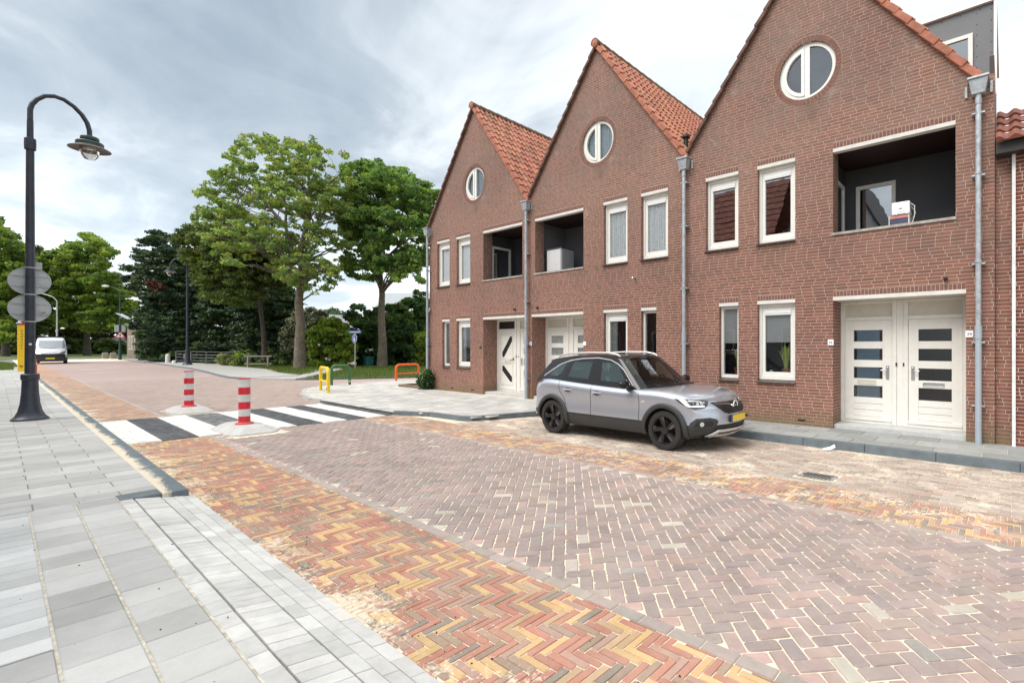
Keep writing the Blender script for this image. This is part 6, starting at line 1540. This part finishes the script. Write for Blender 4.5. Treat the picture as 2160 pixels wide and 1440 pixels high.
        for x, z in ((-.13, .865), (-.86, .885)):
            b = MB(); p = onb(x, z, .0); 
            b.tube([onb(x - .10, z + .004, .006), onb(x - .085, z + .004, .034), onb(x + .07, z, .036), onb(x + .095, z, .006)], [.012, .017, .017, .012], 8); o = b.build('door_handle', SILV, T, smooth=True)
            b = MB(); conform(b, [(x - .07, z - .035), (x - .0, z - .05), (x + .06, z - .035), (x + .05, z + .03), (x - .06, z + .03)], org, ux, uz, nd, tree_, .002, .03); b.build('handle_cup', BLACK, o)
        # bright strip along the window line
        ln = [(.66, .985), (.52, 1.12), (.36, 1.27), (.18, 1.385), (.0, 1.448), (-.3, 1.483), (-.7, 1.465), (-1.0, 1.425), (-1.25, 1.35), (-1.45, 1.235), (-1.6, 1.14), (-1.66, 1.105)]
        pts = []
        for (p, q) in zip(ln, ln[1:]):
            for k in range(4): pts.append((p[0] + (q[0]-p[0])*k/4, p[1] + (q[1]-p[1])*k/4))
        b = MB(); b.tube([onb(x, z, .004, gt) for x, z in pts], .013, 6); b.build('window_trim', CHROME, T, smooth=True)
        b = MB(); b.tube([Vector((x, sg * (.590 - (.035 if x < -1.2 else 0)), interp(x, rail) + .012 + dz)) for x, dz in ((-1.45, .01), (-1.38, .035), (-1.1, .042), (-.6, .042), (-.1, .040), (.10, .024), (.17, .0))], [.012, .02, .021, .021, .021, .018, .010], 8); b.build('roof_rail', SATIN, T, smooth=True)
        # mirror
        b = MB(); b.ball((.575, sg * 1.0, 1.055), (.085, .125, .078), 16, 10); b.hexa([(.50, sg * .80, .93), (.63, sg * .80, .93), (.63, sg * .95, 1.0), (.52, sg * .95, 1.0), (.52, sg * .80, .98), (.64, sg * .80, .98), (.63, sg * .97, 1.04), (.52, sg * .97, 1.04)]); b.build('door_mirror', GLOSSK, T, smooth=True)
        # front corner: lamp unit, fog surround
        r2 = math.sqrt(.5); ud = (r2, -sg * r2, 0) if False else (r2, -sg * -r2 * -1, 0)
        ud = (r2, -sg * r2, 0); nd2 = (-r2, -sg * r2, 0); og = Vector((r2, sg * r2, 0)) * 4
        def U2(x, y): return (x - sg * y) * r2
        for nm, poly, m_, off in (('headlight', [(.42, .875), (.62, .865), (.86, .835), (1.00, .815), (.97, .770), (.90, .725), (.74, .705), (.62, .735), (.52, .80)], LENS, .007),
                                  ('fog_light_surround', [(.62, .40), (.66, .50), (.74, .565), (.98, .575), (1.10, .545), (1.13, .50), (1.06, .40)], CLAD, .008)):
            b = MB(); conform(b, poly, og, ud, (0, 0, 1), nd2, tree_, off, .03); hl = b.build(nm, m_, T, smooth=True)
            if nm == 'headlight':
                b = MB(); conform(b, [(.50, .855), (.57, .853), (.66, .765), (.90, .760), (.91, .742), (.63, .745), (.60, .755)], og, ud, (0, 0, 1), nd2, tree_, .0095, .03); conform(b, [(.64, .848), (.84, .826), (.93, .805), (.92, .797), (.82, .813), (.64, .835)], og, ud, (0, 0, 1), nd2, tree_, .0095, .03); b.build('led_strip', LED, hl)
                b = MB(); 
                for u, z in ((.72, .798), (.80, .79), (.87, .782)): conform(b, ring_poly(u, z, .012, .026, 0, 2*PI - .01, 14), og, ud, (0, 0, 1), nd2, tree_, .009, .03)
                b.build('lamp_lens', CHROME, hl)
            else:
                b = MB(); conform(b, ring_poly(.84, .475, .022, .036, 0, 2*PI - .01, 16), og, ud, (0, 0, 1), nd2, tree_, .012, .03); b.build('fog_light', SATIN, hl)
                b = MB(); conform(b, [(.70, .435), (.76, .52), (1.0, .53), (1.05, .49), (1.0, .44)], og, ud, (0, 0, 1), nd2, tree_, .010, .03); b.build('recess', BLACK, hl)
        ud3 = (r2, sg * r2, 0); nd3 = (r2, -sg * r2, 0); og3 = Vector((-r2, sg * r2, 0)) * 4
        b = MB(); conform(b, [(-2.02, .90), (-1.88, .955), (-1.62, 1.00), (-1.58, 1.03), (-1.78, 1.03), (-2.0, 1.0)], org, ux, uz, nd, tree_, .008, .04); b.build('tail_light', REDL, T, smooth=True)
        b = MB(); conform(b, [(.86, .765), (.93, .775), (.93, .79), (.87, .785)], org, ux, uz, nd, tree_, .006, .03); b.build('side_indicator', WHITE, T)
        for x in (-1.302, 1.302): wheel(T, x, sg * .775, .335, .205, sg)
    # nose
    og = (4, 0, 0); ud = (0, 1, 0); nd = (-1, 0, 0)
    b = MB(); conform(b, [(-.50, .80), (.50, .80), (.46, .735), (.36, .645), (.24, .612), (-.24, .612), (-.36, .645), (-.46, .735)], og, ud, (0, 0, 1), nd, tree_, .008, .04); gr = b.build('grille', BLACK, T, smooth=True)
    b = MB()
    for z in (.64, .67, .70, .73): conform(b, [(-.40 + (.72 - z) * 1.0, z), (.40 - (.72 - z) * 1.0, z), (.40 - (.72 - z) * 1.0, z + .008), (-.40 + (.72 - z) * 1.0, z + .008)], og, ud, (0, 0, 1), nd, tree_, .013, .05)
    b.build('grille_bar', GLOSSK, gr)
    b = MB()
    for sg in (-1, 1): conform(b, [(sg * .47, .785), (sg * .17, .778), (sg * .10, .748), (sg * .07, .735), (sg * .09, .722), (sg * .15, .745), (sg * .20, .762), (sg * .45, .768)], og, ud, (0, 0, 1), nd, tree_, .016, .04)
    b.build('chrome_wing', CHROME, gr)
    hx = tree_.ray_cast(Vector((4, 0, .735)), Vector((-1, 0, 0)))[0].x
    b = MB(); b.lathe([(.060, .012), (.078, .012), (.082, .020), (.078, .028), (.060, .028)], (hx, 0, .735), 32, axis='x'); b.poly([(hx + .026, -.09, .724), (hx + .026, -.005, .742), (hx + .026, -.012, .724), (hx + .026, .09, .746), (hx + .026, .005, .728), (hx + .026, .012, .746)]); b.build('round_badge', CHROME, T, smooth=True, ang=30)
    b = MB(); conform(b, [(-.52, .44), (.52, .44), (.56, .385), (.48, .31), (-.48, .31), (-.56, .385)], og, ud, (0, 0, 1), nd, tree_, .008, .05); b.build('lower_grille', BLACK, T, smooth=True)
    b = MB(); conform(b, [(-.62, .28), (-.50, .375), (.50, .375), (.62, .28), (.54, .262), (.46, .338), (-.46, .338), (-.54, .262)], og, ud, (0, 0, 1), nd, tree_, .024, .05); conform(b, [(-.54, .262), (-.50, .295), (.50, .295), (.54, .262), (.50, .245), (-.50, .245)], og, ud, (0, 0, 1), nd, tree_, .022, .05); o = b.build('skid_plate', SATIN, T, smooth=True); q = o.modifiers.new('s', 'SOLIDIFY'); q.thickness = .02
    hx = tree_.ray_cast(Vector((4, 0, .52)), Vector((-1, 0, 0)))[0].x
    b = MB(); b.box(hx - .01, hx + .012, -.27, .27, .475, .59); b.build('plate_holder', BLACK, T, bevel=.004)
    b = MB(); b.box(hx + .012, hx + .016, -.255, -.205, .48, .585, 1); b.box(hx + .012, hx + .0161, -.204, .258, .48, .585, 0); b.build('number_plate', [PLATEY, PBLUE], T)
    b = MB(); b.tube([(.98, -.62, .985), (1.04, -.2, 1.02), (1.02, .15, 1.03)], .012, 5); b.tube([(1.05, -.1, 1.02), (1.05, .3, 1.03), (.98, .62, 1.0)], .012, 5); b.build('wiper', BLACK, T)
    b = MB(); b.box(-1.9, 1.9, -.6, .6, .19, .26); b.build('underbody', WELL, T)
    return T
build_car()

def build_van():
    x, y, _ = U(112, 765, 46.3)
    T = thing('delivery_van', 'white delivery van with a dark roof rack coming round the bend, one headlight lit', 'van', (x - 2.4, y, ZR), R(-4))
    xs = [-3.0, -2.8, -1.5, 0, 1.0, 1.45, 2.0, 2.45, 2.62]; I = len(xs) - 1; Y = [-1, -.8, -.3, .3, .8, 1]
    topz = [(-3, 2.45), (-2.8, 2.52), (1.0, 2.5), (1.45, 2.38), (2.0, 1.62), (2.45, 1.22), (2.62, 1.08)]
    def pos(i, k, j):
        X = xs[i]; tz = interp(X, topz); yv = Y[j]; z = [.22, .32, .62, .62 + (tz - .62) * .35, .62 + (tz - .62) * .75, tz][k]; hw = [.9, 1.0, 1.02, 1.02, .99 - .08 * (tz > 1.7), .84][k]
        if k == 5: z += .04 * (1 - yv * yv)
        X -= .22 * abs(yv) ** 2.5 * max(0, (X - 1.2) / 1.4)
        if i == I: X += [-.06, 0, 0, -.02, -.04, -.1][k]
        return (X, hw * yv, z)
    mat = lambda kd, i, k, j: 1 if (kd in 'RLFA' and k < 2) or kd == 'B' else 0
    VW = M('white_van_paint', (.80, .81, .83), .25, coat=1., var=.02); lat = lattice(I, 5, 5, pos, mat); me = evaluate(lat, [VW, CLAD], 3); me.name = 'body'; link(me, 'body', T); t = bvh_of(me)
    og, ud, nd = (5, 0, 0), (0, 1, 0), (-1, 0, 0); up = (0, 0, 1)
    b = MB(); conform(b, [(-.92, 1.52), (.92, 1.52), (.80, 2.22), (-.80, 2.22)], og, ud, up, nd, t, .012, .1); b.build('windscreen', M('bright_windscreen', (.30, .34, .38), .06, coat=1., var=.05), T, smooth=True)
    b = MB(); b.tube([(2.18, -.85, 1.53), (2.24, 0, 1.5), (2.18, .85, 1.53)], .02, 5); b.build('wiper', BLACK, T)
    b = MB(); conform(b, [(-.88, .98), (.88, .98), (.95, .80), (.95, .58), (-.95, .58), (-.95, .80)], og, ud, up, nd, t, .012, .1); b.build('grille', M('van_grille', (.015, .016, .018), .5), T, smooth=True)
    b = MB(); conform(b, [(-.98, .60), (.98, .60), (.98, .30), (-.98, .30)], og, ud, up, nd, t, .014, .1); b.build('bumper', CLAD, T, smooth=True)
    b = MB(); conform(b, [(-.5, .955), (-.12, .97), (0, .99), (.12, .97), (.5, .955), (.12, .93), (0, .95), (-.12, .93)], og, ud, up, nd, t, .02, .1); b.build('chrome_bar', CHROME, T)
    for sg in (-1, 1):
        b = MB(); conform(b, [(sg * .95, 1.22), (sg * .88, 1.02), (sg * .55, 1.0), (sg * .62, 1.08)], og, ud, up, nd, t, .016, .06); b.build('headlight', emit_mat('lit_headlamp', (1., .82, .62), 5.) if sg < 0 else LENS, T)
        b = MB(); b.box(1.75, 1.92, sg * 1.06 if sg > 0 else -1.3, 1.3 if sg > 0 else -1.06, 1.40, 1.78); b.build('door_mirror', BLACK, T, bevel=.04)
        b = MB(); conform(b, [(1.0, 1.5), (1.75, 1.5), (1.42, 2.1), (1.0, 2.15)], (0, sg * 4, 0), (1, 0, 0), up, (0, -sg, 0), t, .01, .1); b.build('side_window', CGLASS, T)
        for xx in (-1.9, 1.75): wheel(T, xx, sg * .90, .34, .22, sg, False)
    hx = t.ray_cast(Vector((5, 0, .5)), Vector((-1, 0, 0)))[0].x
    b = MB(); b.box(hx + .015, hx + .03, -.28, .28, .46, .59); b.build('number_plate', PLATEY, T)
    b = MB()
    for yy in (-.82, .82): b.tube([(-2.7, yy, 2.68), (1.0, yy, 2.68)], .03, 6)
    for xx in (-2.6, -1.4, -.2, .95): b.box(xx - .04, xx + .04, -.86, .86, 2.55, 2.63)
    b.build('roof_rack', BLACK, T)
    b = MB(); b.tube([(-2, -.55, 2.74), (1.1, -.55, 2.74)], .09, 10); b.build('pipe_tube', GALV, T, smooth=True)
build_van()
